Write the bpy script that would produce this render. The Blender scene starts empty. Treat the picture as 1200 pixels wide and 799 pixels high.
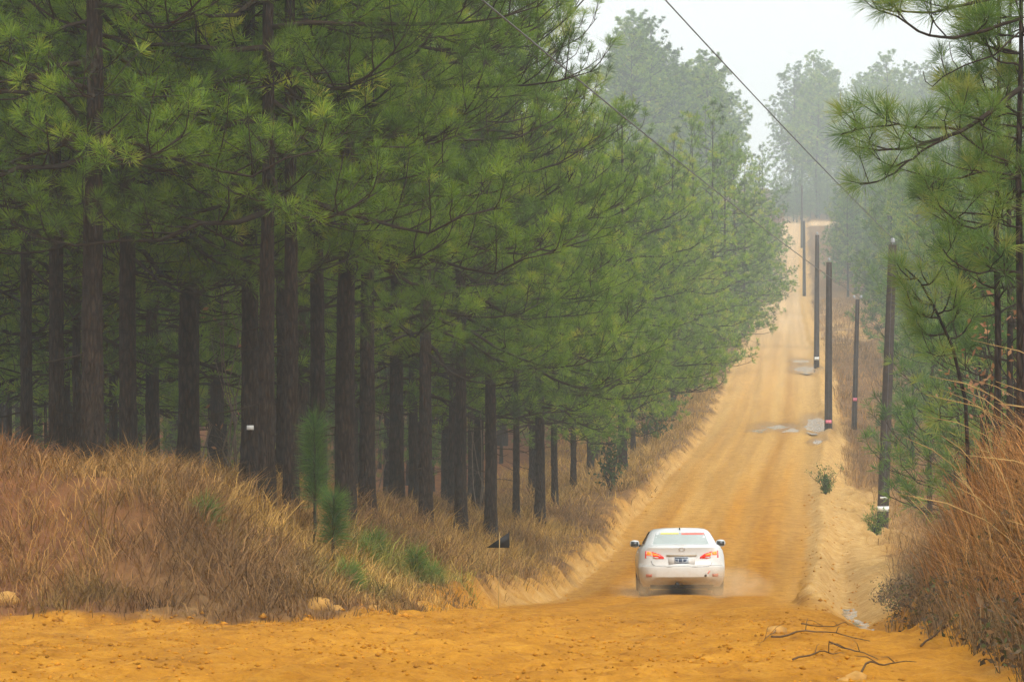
import bpy, bmesh, math, random
import numpy as np
from mathutils import Vector

scene = bpy.context.scene
COL = scene.collection
R = math.radians

# ------------------------------------------------------------------ camera, sky, sun, exposure
cam_data = bpy.data.cameras.new("camera")
cam_data.sensor_width = 36.0
cam_data.lens = 135.0
cam_data.clip_start = 0.5
cam_data.clip_end = 6000.0
cam = bpy.data.objects.new("camera", cam_data)
COL.objects.link(cam)
cam.location = (0, 0, 0)
cam.rotation_euler = (R(90) - math.atan(99.5 / 4500.0), 0, 0)
scene.camera = cam

SUN_ELEV, SUN_AZ = 46.0, 158.0
world = bpy.data.worlds.new("World")
scene.world = world
world.use_nodes = True
wn, wl = world.node_tree.nodes, world.node_tree.links
wn.clear()
sky = wn.new("ShaderNodeTexSky")
sky.sky_type = 'NISHITA'
sky.sun_disc = False
sky.sun_elevation = R(SUN_ELEV)
sky.sun_rotation = R(SUN_AZ)
sky.air_density = 1.0
sky.dust_density = 6.0
sky.ozone_density = 1.0
overcast = wn.new("ShaderNodeMix")
overcast.data_type = 'RGBA'
overcast.inputs[0].default_value = 0.85          # closed cloud cover over the clear sky
overcast.inputs[7].default_value = (6.2, 6.4, 6.45, 1)
bg = wn.new("ShaderNodeBackground")
bg.inputs[1].default_value = 0.12
wo = wn.new("ShaderNodeOutputWorld")
wl.new(sky.outputs[0], overcast.inputs[6])
wl.new(overcast.outputs[2], bg.inputs[0])
wl.new(bg.outputs[0], wo.inputs[0])

sun_data = bpy.data.lights.new("sun", 'SUN')
sun_data.energy = 2.0
sun_data.angle = R(40)
sun_data.color = (1.0, 0.97, 0.91)
sun = bpy.data.objects.new("sun", sun_data)
COL.objects.link(sun)
_az, _el = R(SUN_AZ), R(SUN_ELEV)
sun_dir = Vector((math.sin(_az) * math.cos(_el), math.cos(_az) * math.cos(_el), math.sin(_el)))
sun.rotation_euler = sun_dir.to_track_quat('Z', 'Y').to_euler()

scene.view_settings.view_transform = 'Standard'
scene.view_settings.look = 'None'
scene.view_settings.gamma = 1.0
scene.view_settings.exposure = 0.78
scene.view_settings.use_curve_mapping = False

cy = scene.cycles
cy.max_bounces = 5
cy.diffuse_bounces = 2
cy.glossy_bounces = 2
cy.transmission_bounces = 3
cy.transparent_max_bounces = 4
cy.volume_bounces = 1
cy.use_adaptive_sampling = True
cy.adaptive_threshold = 0.03
cy.use_denoising = True
try:
    cy.denoiser = 'OPENIMAGEDENOISE'
except Exception:
    pass
cy.caustics_reflective = False
cy.caustics_refractive = False

# ------------------------------------------------------------------ small helpers
FPX = 4500.0
def P(px, py, d):
    """a bearing and drop seen from the survey point, at distance d, as world x, y, z"""
    return np.array([(px - 600.0) / FPX * d, d, (300.0 - py) / FPX * d])

def _hash(i, j, seed):
    h = (i.astype(np.int64) * 374761393 + j.astype(np.int64) * 668265263 + seed * 1274126177) & 0xFFFFFFFF
    h = ((h ^ (h >> 13)) * 1274126177) & 0xFFFFFFFF
    h = h ^ (h >> 16)
    return (h & 0xFFFFFF) / float(0xFFFFFF)

def vnoise(x, y, seed=0):
    x = np.asarray(x, float); y = np.asarray(y, float)
    i = np.floor(x); j = np.floor(y)
    fx = x - i; fy = y - j
    fx = fx * fx * (3 - 2 * fx); fy = fy * fy * (3 - 2 * fy)
    a = _hash(i, j, seed); b = _hash(i + 1, j, seed)
    c = _hash(i, j + 1, seed); e = _hash(i + 1, j + 1, seed)
    return (a * (1 - fx) + b * fx) * (1 - fy) + (c * (1 - fx) + e * fx) * fy

def fbm(x, y, seed=0, octs=4):
    s = 0.0; a = 0.5; n = 0.0
    for k in range(octs):
        s = s + a * vnoise(np.asarray(x) * 2 ** k, np.asarray(y) * 2 ** k, seed + k * 17)
        n += a; a *= 0.5
    return s / n

def sstep(a, b, x):
    u = np.clip((np.asarray(x, float) - a) / (b - a), 0, 1)
    return u * u * (3 - 2 * u)

def curve(pts, smooth=6.0):
    pts = np.array(pts, float)
    g = np.concatenate([np.arange(-60, 300, 1.0), np.arange(300, 2200, 2.0)])
    v = np.interp(g, pts[:, 0], pts[:, 1])
    for _ in range(int(smooth)):
        w = v.copy()
        w[4:-4] = (v[:-8] + v[2:-6] + v[4:-4] + v[6:-2] + v[8:]) / 5
        v = w
    return lambda d: np.interp(d, g, v)

def raw_mesh(name, verts, faces, attrs=None, smooth=False):
    """faces: (n,3) or (n,4) int array, or a list of such arrays"""
    me = bpy.data.meshes.new(name)
    verts = np.ascontiguousarray(verts, dtype=np.float32)
    if not isinstance(faces, list):
        faces = [faces]
    faces = [np.asarray(f, dtype=np.int32) for f in faces if len(f)]
    loops = np.concatenate([f.ravel() for f in faces])
    totals = np.concatenate([np.full(len(f), f.shape[1], np.int32) for f in faces])
    starts = np.concatenate([[0], np.cumsum(totals)[:-1]]).astype(np.int32)
    me.vertices.add(len(verts)); me.vertices.foreach_set("co", verts.ravel())
    me.loops.add(len(loops)); me.loops.foreach_set("vertex_index", loops)
    me.polygons.add(len(totals))
    me.polygons.foreach_set("loop_start", starts)
    try:
        me.polygons.foreach_set("loop_total", totals)
    except Exception:
        pass
    if smooth:
        me.polygons.foreach_set("use_smooth", np.ones(len(totals), bool))
    me.update(calc_edges=True)
    if attrs:
        for k, v in attrs.items():
            v = np.asarray(v, dtype=np.float32)
            if v.ndim == 1:
                a = me.attributes.new(k, 'FLOAT', 'POINT'); a.data.foreach_set("value", v)
            else:
                a = me.attributes.new(k, 'FLOAT_COLOR', 'POINT')
                if v.shape[1] == 3:
                    v = np.concatenate([v, np.ones((len(v), 1), np.float32)], 1)
                a.data.foreach_set("color", v.ravel())
    return me

def link(name, me, mat=None, parent=None, loc=None):
    if mat is not None and len(me.materials) == 0:
        me.materials.append(mat)
    o = bpy.data.objects.new(name, me)
    COL.objects.link(o)
    if parent is not None:
        o.parent = parent
    if loc is not None:
        o.location = loc
    return o

def tag(o, label=None, cat=None, group=None, kind=None):
    if label: o["label"] = label
    if cat: o["category"] = cat
    if group: o["group"] = group
    if kind: o["kind"] = kind
    return o

def empty(name, loc, rz=0.0):
    o = bpy.data.objects.new(name, None)
    COL.objects.link(o)
    o.empty_display_size = 0.3
    o.location = loc
    o.rotation_euler = (0, 0, rz)
    return o

def frames(pts):
    t = np.gradient(pts, axis=0)
    t /= np.linalg.norm(t, axis=1)[:, None] + 1e-9
    up = np.array([0, 0, 1.0])
    if abs(t[0] @ up) > 0.85:
        up = np.array([1.0, 0.13, 0])
    a = np.cross(t, up); a /= np.linalg.norm(a, axis=1)[:, None] + 1e-9
    b = np.cross(t, a)
    return a, b

def tubes_mesh(name, tubes, smooth=True, attrs=None):
    """tubes: list of (pts, radii, sides)"""
    V = []; Q = []; T = []; off = 0
    for pts, rad, k in tubes:
        pts = np.asarray(pts, float); n = len(pts)
        rad = np.broadcast_to(np.asarray(rad, float), (n,))
        a, b = frames(pts)
        th = np.arange(k) * 2 * math.pi / k
        ring = pts[:, None, :] + rad[:, None, None] * (np.cos(th)[None, :, None] * a[:, None, :] + np.sin(th)[None, :, None] * b[:, None, :])
        V.append(ring.reshape(-1, 3))
        i = np.arange(n - 1)[:, None] * k; j = np.arange(k)[None, :]; j2 = (j + 1) % k
        q = np.stack([i + j, i + j2, i + k + j2, i + k + j], -1).reshape(-1, 4) + off
        Q.append(q)
        V.append(pts[[0, -1]])
        c0 = off + n * k; c1 = c0 + 1
        jj = np.arange(k)
        T.append(np.stack([np.full(k, c0), off + (jj + 1) % k, off + jj], -1))
        T.append(np.stack([np.full(k, c1), off + (n - 1) * k + jj, off + (n - 1) * k + (jj + 1) % k], -1))
        off += n * k + 2
    return raw_mesh(name, np.concatenate(V), [np.concatenate(Q), np.concatenate(T)], smooth=smooth)

# ------------------------------------------------------------------ materials
def new_mat(name):
    m = bpy.data.materials.new(name); m.use_nodes = True
    nt = m.node_tree; nt.nodes.clear()
    out = nt.nodes.new("ShaderNodeOutputMaterial")
    return m, nt, nt.nodes, nt.links, out

def principled(nt, rough=0.8, spec=0.3):
    p = nt.nodes.new("ShaderNodeBsdfPrincipled")
    p.inputs["Roughness"].default_value = rough
    p.inputs["Specular IOR Level"].default_value = spec
    return p

def ramp(nt, stops):
    r = nt.nodes.new("ShaderNodeValToRGB")
    e = r.color_ramp.elements
    e[0].position, e[0].color = stops[0][0], (*stops[0][1], 1)
    e[1].position, e[1].color = stops[-1][0], (*stops[-1][1], 1)
    for p, c in stops[1:-1]:
        x = e.new(p); x.color = (*c, 1)
    return r

def noise(nt, scale, detail=4, rough=0.55, vec=None):
    n = nt.nodes.new("ShaderNodeTexNoise")
    n.inputs["Scale"].default_value = scale
    n.inputs["Detail"].default_value = detail
    n.inputs["Roughness"].default_value = rough
    if vec is not None:
        nt.links.new(vec, n.inputs["Vector"])
    return n

def attr(nt, name):
    a = nt.nodes.new("ShaderNodeAttribute"); a.attribute_name = name
    return a

def mixc(nt, fac, a, b, blend='MIX'):
    m = nt.nodes.new("ShaderNodeMix"); m.data_type = 'RGBA'; m.blend_type = blend
    for idx, v in ((0, fac), (6, a), (7, b)):
        if isinstance(v, (int, float)):
            m.inputs[idx].default_value = v
        elif isinstance(v, tuple):
            m.inputs[idx].default_value = (*v, 1) if len(v) == 3 else v
        else:
            nt.links.new(v, m.inputs[idx])
    return m.outputs[2]

def simple_mat(name, col, rough=0.6, spec=0.3, metal=0.0, var=0.12, scale=8.0, bump=0.0, emit=None, coord='Object'):
    m, nt, N, L, out = new_mat(name)
    p = principled(nt, rough, spec)
    p.inputs["Metallic"].default_value = metal
    tc = N.new("ShaderNodeTexCoord")
    n = noise(nt, scale, 5, 0.6, tc.outputs[coord])
    r = ramp(nt, [(0.3, tuple(c * (1 - var) for c in col)), (0.7, tuple(min(1, c * (1 + var)) for c in col))])
    L.new(n.outputs[0], r.inputs[0]); L.new(r.outputs[0], p.inputs["Base Color"])
    if bump:
        b = N.new("ShaderNodeBump"); b.inputs["Strength"].default_value = bump
        b.inputs["Distance"].default_value = 0.02
        L.new(n.outputs[0], b.inputs["Height"]); L.new(b.outputs[0], p.inputs["Normal"])
    if emit:
        p.inputs["Emission Color"].default_value = (*emit[0], 1)
        p.inputs["Emission Strength"].default_value = emit[1]
    L.new(p.outputs[0], out.inputs[0])
    return m

def needle_mat(name, stops, transl=0.38):
    m, nt, N, L, out = new_mat(name)
    a = attr(nt, "tint")
    oi = N.new("ShaderNodeObjectInfo")
    ma = N.new("ShaderNodeMath"); ma.operation = 'MULTIPLY_ADD'
    ma.inputs[1].default_value = 0.46; ma.inputs[2].default_value = -0.22
    L.new(oi.outputs["Random"], ma.inputs[0])
    ad = N.new("ShaderNodeMath"); ad.operation = 'ADD'
    L.new(a.outputs["Fac"], ad.inputs[0]); L.new(ma.outputs[0], ad.inputs[1])
    r = ramp(nt, stops); L.new(ad.outputs[0], r.inputs[0])
    p = principled(nt, 0.55, 0.25); L.new(r.outputs[0], p.inputs["Base Color"])
    t = N.new("ShaderNodeBsdfTranslucent"); L.new(r.outputs[0], t.inputs[0])
    mx = N.new("ShaderNodeMixShader"); mx.inputs[0].default_value = transl
    L.new(p.outputs[0], mx.inputs[1]); L.new(t.outputs[0], mx.inputs[2])
    L.new(mx.outputs[0], out.inputs[0])
    return m

def color_mat(name, transl=0.2, rough=0.8):
    m, nt, N, L, out = new_mat(name)
    a = attr(nt, "col")
    p = principled(nt, rough, 0.15); L.new(a.outputs["Color"], p.inputs["Base Color"])
    t = N.new("ShaderNodeBsdfTranslucent"); L.new(a.outputs["Color"], t.inputs[0])
    mx = N.new("ShaderNodeMixShader"); mx.inputs[0].default_value = transl
    L.new(p.outputs[0], mx.inputs[1]); L.new(t.outputs[0], mx.inputs[2])
    L.new(mx.outputs[0], out.inputs[0])
    return m

def bark_mat(name, dark, light, scale=1.0):
    m, nt, N, L, out = new_mat(name)
    tc = N.new("ShaderNodeTexCoord")
    mp = N.new("ShaderNodeMapping"); mp.inputs["Scale"].default_value = (7 * scale, 7 * scale, 2.0 * scale)
    L.new(tc.outputs["Object"], mp.inputs[0])
    v = N.new("ShaderNodeTexVoronoi"); v.feature = 'DISTANCE_TO_EDGE'; v.inputs["Scale"].default_value = 2.0
    L.new(mp.outputs[0], v.inputs["Vector"])
    n = noise(nt, 3.0, 6, 0.65, mp.outputs[0])
    n2 = noise(nt, 0.6, 3, 0.5, tc.outputs["Object"])
    r = ramp(nt, [(0.25, dark), (0.5, tuple((a + b) / 2 for a, b in zip(dark, light))), (0.75, light)])
    L.new(n.outputs[0], r.inputs[0])
    vr = ramp(nt, [(0.0, (0.08, 0.07, 0.065)), (0.22, (1, 1, 1))]); L.new(v.outputs["Distance"], vr.inputs[0])
    c = mixc(nt, 0.8, r.outputs[0], vr.outputs[0], 'MULTIPLY')
    r2 = ramp(nt, [(0.3, (0.75, 0.75, 0.78)), (0.7, (1.2, 1.1, 1.0))]); L.new(n2.outputs[0], r2.inputs[0])
    c = mixc(nt, 1.0, c, r2.outputs[0], 'MULTIPLY')
    p = principled(nt, 0.9, 0.15); L.new(c, p.inputs["Base Color"])
    b = N.new("ShaderNodeBump"); b.inputs["Strength"].default_value = 1.0; b.inputs["Distance"].default_value = 0.07
    L.new(v.outputs["Distance"], b.inputs["Height"]); L.new(b.outputs[0], p.inputs["Normal"])
    L.new(p.outputs[0], out.inputs[0])
    return m

M_NEEDLE = needle_mat("pine_needles", [(0.0, (0.030, 0.060, 0.006)), (0.4, (0.106, 0.200, 0.014)), (0.75, (0.215, 0.335, 0.022)), (1.0, (0.36, 0.38, 0.045))])
M_NEEDLE_Y = needle_mat("young_pine_needles", [(0.0, (0.020, 0.055, 0.012)), (0.4, (0.072, 0.150, 0.024)), (0.75, (0.145, 0.245, 0.035)), (1.0, (0.27, 0.30, 0.055))])
M_LEAF = needle_mat("broadleaf", [(0.0, (0.02, 0.045, 0.012)), (0.6, (0.05, 0.09, 0.02)), (1.0, (0.10, 0.13, 0.03))])
M_DEADLEAF = needle_mat("withered_leaves", [(0.0, (0.16, 0.07, 0.03)), (0.6, (0.28, 0.13, 0.06)), (1.0, (0.40, 0.22, 0.09))])
M_GRASS = color_mat("dry_grass")
M_BARK = bark_mat("pine_bark", (0.011, 0.008, 0.007), (0.072, 0.050, 0.037))
M_TWIG = simple_mat("twig_bark", (0.032, 0.023, 0.016), 0.9, 0.1, var=0.4, scale=6)
M_PALE = simple_mat("pale_bark", (0.15, 0.12, 0.09), 0.9, 0.1, var=0.3, scale=4)
M_POLE = simple_mat("creosote_wood", (0.045, 0.032, 0.026), 0.8, 0.2, var=0.45, scale=5, bump=0.3)
M_TAG = simple_mat("white_tag", (0.75, 0.75, 0.72), 0.5, 0.3, var=0.05)
M_PINK = simple_mat("pink_tape", (0.75, 0.20, 0.28), 0.6, 0.2, var=0.08)
M_PORC = simple_mat("grey_porcelain", (0.35, 0.36, 0.38), 0.25, 0.5, var=0.1)
M_WIRE = simple_mat("wire", (0.10, 0.11, 0.12), 0.5, 0.3, var=0.1)
M_STEEL = simple_mat("steel", (0.35, 0.35, 0.36), 0.4, 0.5, metal=0.8, var=0.1)

# ------------------------------------------------------------------ terrain
road_x = curve([(-60, -5.5), (0, -2.3), (20, -1.0), (45, 0.9), (80, 3.5), (114, 6.1), (150, 9.0), (181, 11.8), (250, 16.9), (400, 27.9), (500, 35.6), (650, 47.0), (720, 52.2), (2200, 160)], 5)
road_z = curve([(-60, -1.5), (0, -1.55), (12, -1.75), (20, -2.2), (30, -3.05), (37, -3.62), (45, -4.28), (60, -5.52), (70, -6.38), (80, -7.2), (90, -7.66), (100, -7.78), (114, -7.9), (150, -8.25), (181, -8.25), (215, -7.95), (250, -7.5), (320, -7.0), (400, -6.1), (450, -4.8), (500, -2.8), (580, 0.9), (650, 3.2), (720, 6.0), (760, 7.4), (900, 14.0), (2200, 16.0)], 5)
left_z = curve([(-60, -1.2), (0, -1.3), (30, -2.6), (45, -3.55), (50, -3.15), (58, -3.35), (64, -3.75), (72, -4.5), (85, -5.65), (100, -6.75), (120, -7.8), (145, -8.5), (200, -8.6), (250, -7.6), (300, -7.0), (400, -4.5), (500, 0.0), (600, 5.5), (700, 9.5), (900, 16), (2200, 17)], 2)
right_z = curve([(-60, -1.2), (0, -1.2), (12, -1.2), (20, -1.35), (28, -1.75), (36, -2.15), (44, -2.6), (52, -3.3), (60, -4.6), (70, -6.0), (80, -6.9), (95, -7.7), (118, -8.55), (150, -8.9), (181, -9.0), (215, -8.5), (257, -7.6), (350, -6.5), (450, -4.7), (580, 1.6), (720, 6.6), (900, 15), (2200, 17)], 2)

PUDDLES = [  # px, py, d, half width (m), half length (m)
    (912, 499, 184, 0.75, 2.6), (926, 503, 181, 0.4, 1.6), (890, 504, 180, 0.35, 1.5),
    (958, 494, 186, 0.5, 7.0), (959, 517, 170, 0.28, 2.2), (945, 433, 254, 0.7, 7.0), (938, 426, 268, 0.5, 4.0),
]

def base_height(x, d):
    x = np.asarray(x, float); d = np.asarray(d, float)
    xc = road_x(d); t = x - xc; zr = road_z(d)
    wob = (fbm(d * 0.22, x * 0.05 + 7, 3, 3) - 0.5)
    # carriageway: gentle crown, wheel ruts, washboard
    zroad = zr + 0.05 * (1 - np.clip(np.abs(t) / 2.7, 0, 1.4) ** 2)
    rut = np.exp(-((np.abs(t + 0.1 * wob) - 0.85) / 0.28) ** 2)
    zroad = zroad - 0.035 * rut
    rough = (fbm(x * 1.3, d * 0.9, 11, 4) - 0.5) * 0.09 * sstep(64, 50, d) + (fbm(t * 1.6, d * 0.015, 13, 3) - 0.5) * 0.07 + (fbm(x * 6, d * 4, 12, 3) - 0.5) * 0.075 * sstep(110, 70, d)
    near = sstep(62, 46, d)
    zroad = zroad + rough * (0.55 + 0.9 * near)
    # ---- left: clay cut, bank, forest floor
    eL = np.minimum(-t - 2.40 + 0.9 * sstep(260, 560, d) - 0.5 * wob, (d - 45.6 - 0.9 * (fbm(x * 0.5, d * 0 + 2, 5, 3) - 0.5)) * 0.85)
    flute = fbm(d * 2.3 + x * 1.0, x * 1.4, 21, 3)
    cut = (0.46 + 0.25 * wob) * (0.3 + 0.7 * sstep(52, 62, d)) * sstep(0.0, 0.55, eL + 0.35 * (flute - 0.5)) * sstep(290, 150, d)
    mound = 0.75 * np.exp(-(((x + 8.4) / 3.0) ** 2 + ((d - 52.5) / 4.5) ** 2)) + 0.35 * np.exp(-(((x + 4.6) / 1.6) ** 2 + ((d - 50.0) / 3.0) ** 2))
    lz = left_z(d) + mound + (fbm(x * 0.35, d * 0.25, 31, 4) - 0.5) * 0.5 - 0.012 * np.clip(-t - 8, 0, 60) * sstep(40, 80, d)
    cut = cut + 0.42 * (fbm(d * 2.6, x * 2.6, 22, 4) - 0.5) * sstep(-0.1, 0.25, eL) * sstep(1.3, 0.5, eL) * sstep(52, 60, d) * sstep(200, 120, d)
    tb = sstep(0.15, 4.6, eL)
    hl = (zroad + cut) * (1 - tb) + lz * tb
    lft = sstep(-0.05, 0.05, eL)
    h = zroad * (1 - lft) + hl * lft
    # ---- right: windrow, ditch, bank, low ground
    eR = t - 2.50 + 1.0 * sstep(260, 560, d) - 0.4 * wob
    fl2 = fbm(d * 1.9 - x, x * 1.1, 41, 3)
    berm = 0.24 * np.exp(-((eR - 0.30 - 0.3 * sstep(80, 105, d)) / 0.30) ** 2) * sstep(60, 70, d) * sstep(500, 300, d) * (0.55 + 0.9 * fl2)
    ditch = -0.30 * np.exp(-((eR - 1.0) / 0.42) ** 2) * sstep(36, 46, d) * sstep(112, 90, d)
    toe = 0.55 + 0.45 * sstep(62, 50, d) + 0.85 * sstep(50, 62, d) * sstep(118, 96, d)
    steep = 1.5 + 0.5 * sstep(46, 62, d)
    rb = sstep(toe, toe + steep, eR + 0.5 * (fl2 - 0.5))
    rz = right_z(d) + (fbm(x * 0.4, d * 0.3, 51, 4) - 0.5) * 0.5 + 0.012 * np.clip(t - 14, 0, 100)
    rz = rz + 0.55 * np.exp(-((t - 3.9) / 0.8) ** 2 - ((d - 126) / 10) ** 2) * (0.6 + 0.8 * fl2)
    rz = rz + (fbm(x * 1.5 + d * 0.3, d * 0.7, 52, 4) - 0.5) * 1.15 * np.exp(-((t - 4.4) / 1.7) ** 2) * sstep(82, 96, d) * sstep(165, 140, d)
    hr = (zroad + berm + ditch) * (1 - rb) + rz * rb
    rgt = sstep(-0.05, 0.05, eR)
    h = h * (1 - rgt) + hr * rgt
    return h, t, eL, eR, rb, tb, flute, fl2

_pud = []
for (px, py, d, hw, hl) in PUDDLES:
    x = P(px, py, d)[0]
    _pud.append((x, d, hw, hl, float(base_height(x, d)[0]) - 0.01))

def terrain(x, d):
    h, t, eL, eR, rb, tb, f1, f2 = base_height(x, d)
    wet = np.zeros_like(h)
    for i, (cx, cd, hw, hl, z) in enumerate(_pud):
        ax = np.interp(d, [cd - hl, cd + hl], [road_x(cd - hl) - road_x(cd), road_x(cd + hl) - road_x(cd)])
        q = ((x - cx - ax) / (hw * 1.5)) ** 2 + ((d - cd) / (hl * 1.35)) ** 2
        w = sstep(1.6, 0.55, q)
        irregular = (fbm(x * 2.4, d * 0.5, 61 + i, 4) - 0.5) * 0.16
        h = h * (1 - w) + (z - 0.045 + 0.10 * np.clip(q, 0, 1.3) + irregular) * w
        wet = np.maximum(wet, sstep(2.6, 0.6, q))
    return h, t, eL, eR, rb, tb, f1, f2, wet

def ground_z(x, d):
    return float(terrain(np.array([x]), np.array([d]))[0][0])

def build_terrain():
    rows = list(np.arange(-60, 10, 2.5))
    d = 10.0
    while d < 1500:
        rows.append(d)
        d += 0.11 if d < 46 else (d * 0.0025 if d < 105 else (d * 0.0065 if d < 330 else d * 0.014))
    rows = np.array(rows)
    ts = list(np.arange(0, 4.6, 0.075)); s = 0.08
    while ts[-1] < 700:
        ts.append(ts[-1] + s); s *= 1.085
    ts = np.array(ts)
    tcol = np.concatenate([-ts[::-1], ts[1:]])
    D, T = np.meshgrid(rows, tcol, indexing='ij')
    X = road_x(D) + T
    h, t, eL, eR, rb, tb, f1, f2, wet = terrain(X, D)
    # surface masks
    n1 = fbm(X * 0.9, D * 0.5, 71, 4); n2 = fbm(X * 3.1, D * 2.0, 72, 3)
    bank_l = sstep(0.2, 0.6, eL + 0.9 * (n1 - 0.5) + 0.5 * (n2 - 0.5))
    cutm = sstep(-0.1, 0.1, eL) * (1 - bank_l)
    bank_r = sstep(0.25 - 0.2 * sstep(62, 50, D), 0.8 - 0.45 * sstep(62, 50, D), rb + 0.5 * (n1 - 0.5))
    cutr = sstep(0.0, 0.3, eR) * (1 - bank_r)
    sand_r = np.exp(-((T - 4.2) / 1.6) ** 2) * sstep(95, 112, D) * sstep(150, 136, D)
    sand_far = sstep(3, 5, T) * sstep(13, 9, T) * sstep(285, 310, D) * sstep(470, 380, D) * sstep(0.42, 0.6, n1)
    side = sstep(682, 692, D) * sstep(722, 712, D) * sstep(0, 2, T) * sstep(14, 11, T)
    veg = np.clip(np.maximum(bank_l, bank_r) * (1 - 0.95 * np.clip(sand_r, 0, 1)) * (1 - sand_far) * (1 - side), 0, 1)
    sand = np.clip(np.maximum.reduce([cutm * sstep(56, 70, D) * np.clip(1.6 * n2 - 0.2, 0, 1), cutr * sstep(58, 70, D), sand_r, sand_far]), 0, 1)
    # road soil turns from orange clay to pale sandy clay along its length, with streaks along the wheel lines
    streak = fbm(T * 1.9, np.log(np.clip(D, 5, 2000)) * 2.5, 73, 4) + 0.22 * np.exp(-((np.abs(T + 0.15) - 0.95) / 0.3) ** 2) - 0.12
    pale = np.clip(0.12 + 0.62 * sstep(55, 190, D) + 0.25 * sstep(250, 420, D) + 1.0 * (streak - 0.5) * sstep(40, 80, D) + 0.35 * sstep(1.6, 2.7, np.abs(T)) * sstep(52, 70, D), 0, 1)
    straw = np.clip(sstep(-4.2, -7.5, T) + 0.4 * (n1 - 0.5), 0, 1) * sstep(-5, -6, T)
    n_r, n_c = D.shape
    V = np.stack([X, D, h], -1).reshape(-1, 3)
    i = np.arange(n_r - 1)[:, None] * n_c; j = np.arange(n_c - 1)[None, :]
    Q = np.stack([i + j, i + j + 1, i + n_c + j + 1, i + n_c + j], -1).reshape(-1, 4)
    mid = lambda A: ((A[:-1, :-1] + A[1:, 1:]) / 2).reshape(-1)
    me_, mr_ = mid(eL), mid(eR)
    is_road = (me_ < 0) & (mr_ < 0.05) & (mid(D) < 760) & (np.abs(mid(T)) < 60)
    is_road |= mid(side) > 0.5
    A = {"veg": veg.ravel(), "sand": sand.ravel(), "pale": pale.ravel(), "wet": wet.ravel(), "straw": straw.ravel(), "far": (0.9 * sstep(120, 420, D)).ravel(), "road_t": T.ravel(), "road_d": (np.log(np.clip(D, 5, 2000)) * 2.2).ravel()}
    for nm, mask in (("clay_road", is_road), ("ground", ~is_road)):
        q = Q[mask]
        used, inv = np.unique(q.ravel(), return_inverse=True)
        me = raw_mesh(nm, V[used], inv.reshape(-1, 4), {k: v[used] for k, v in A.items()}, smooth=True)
        o = link(nm, me, M_SOIL); o["kind"] = "structure"

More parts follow.
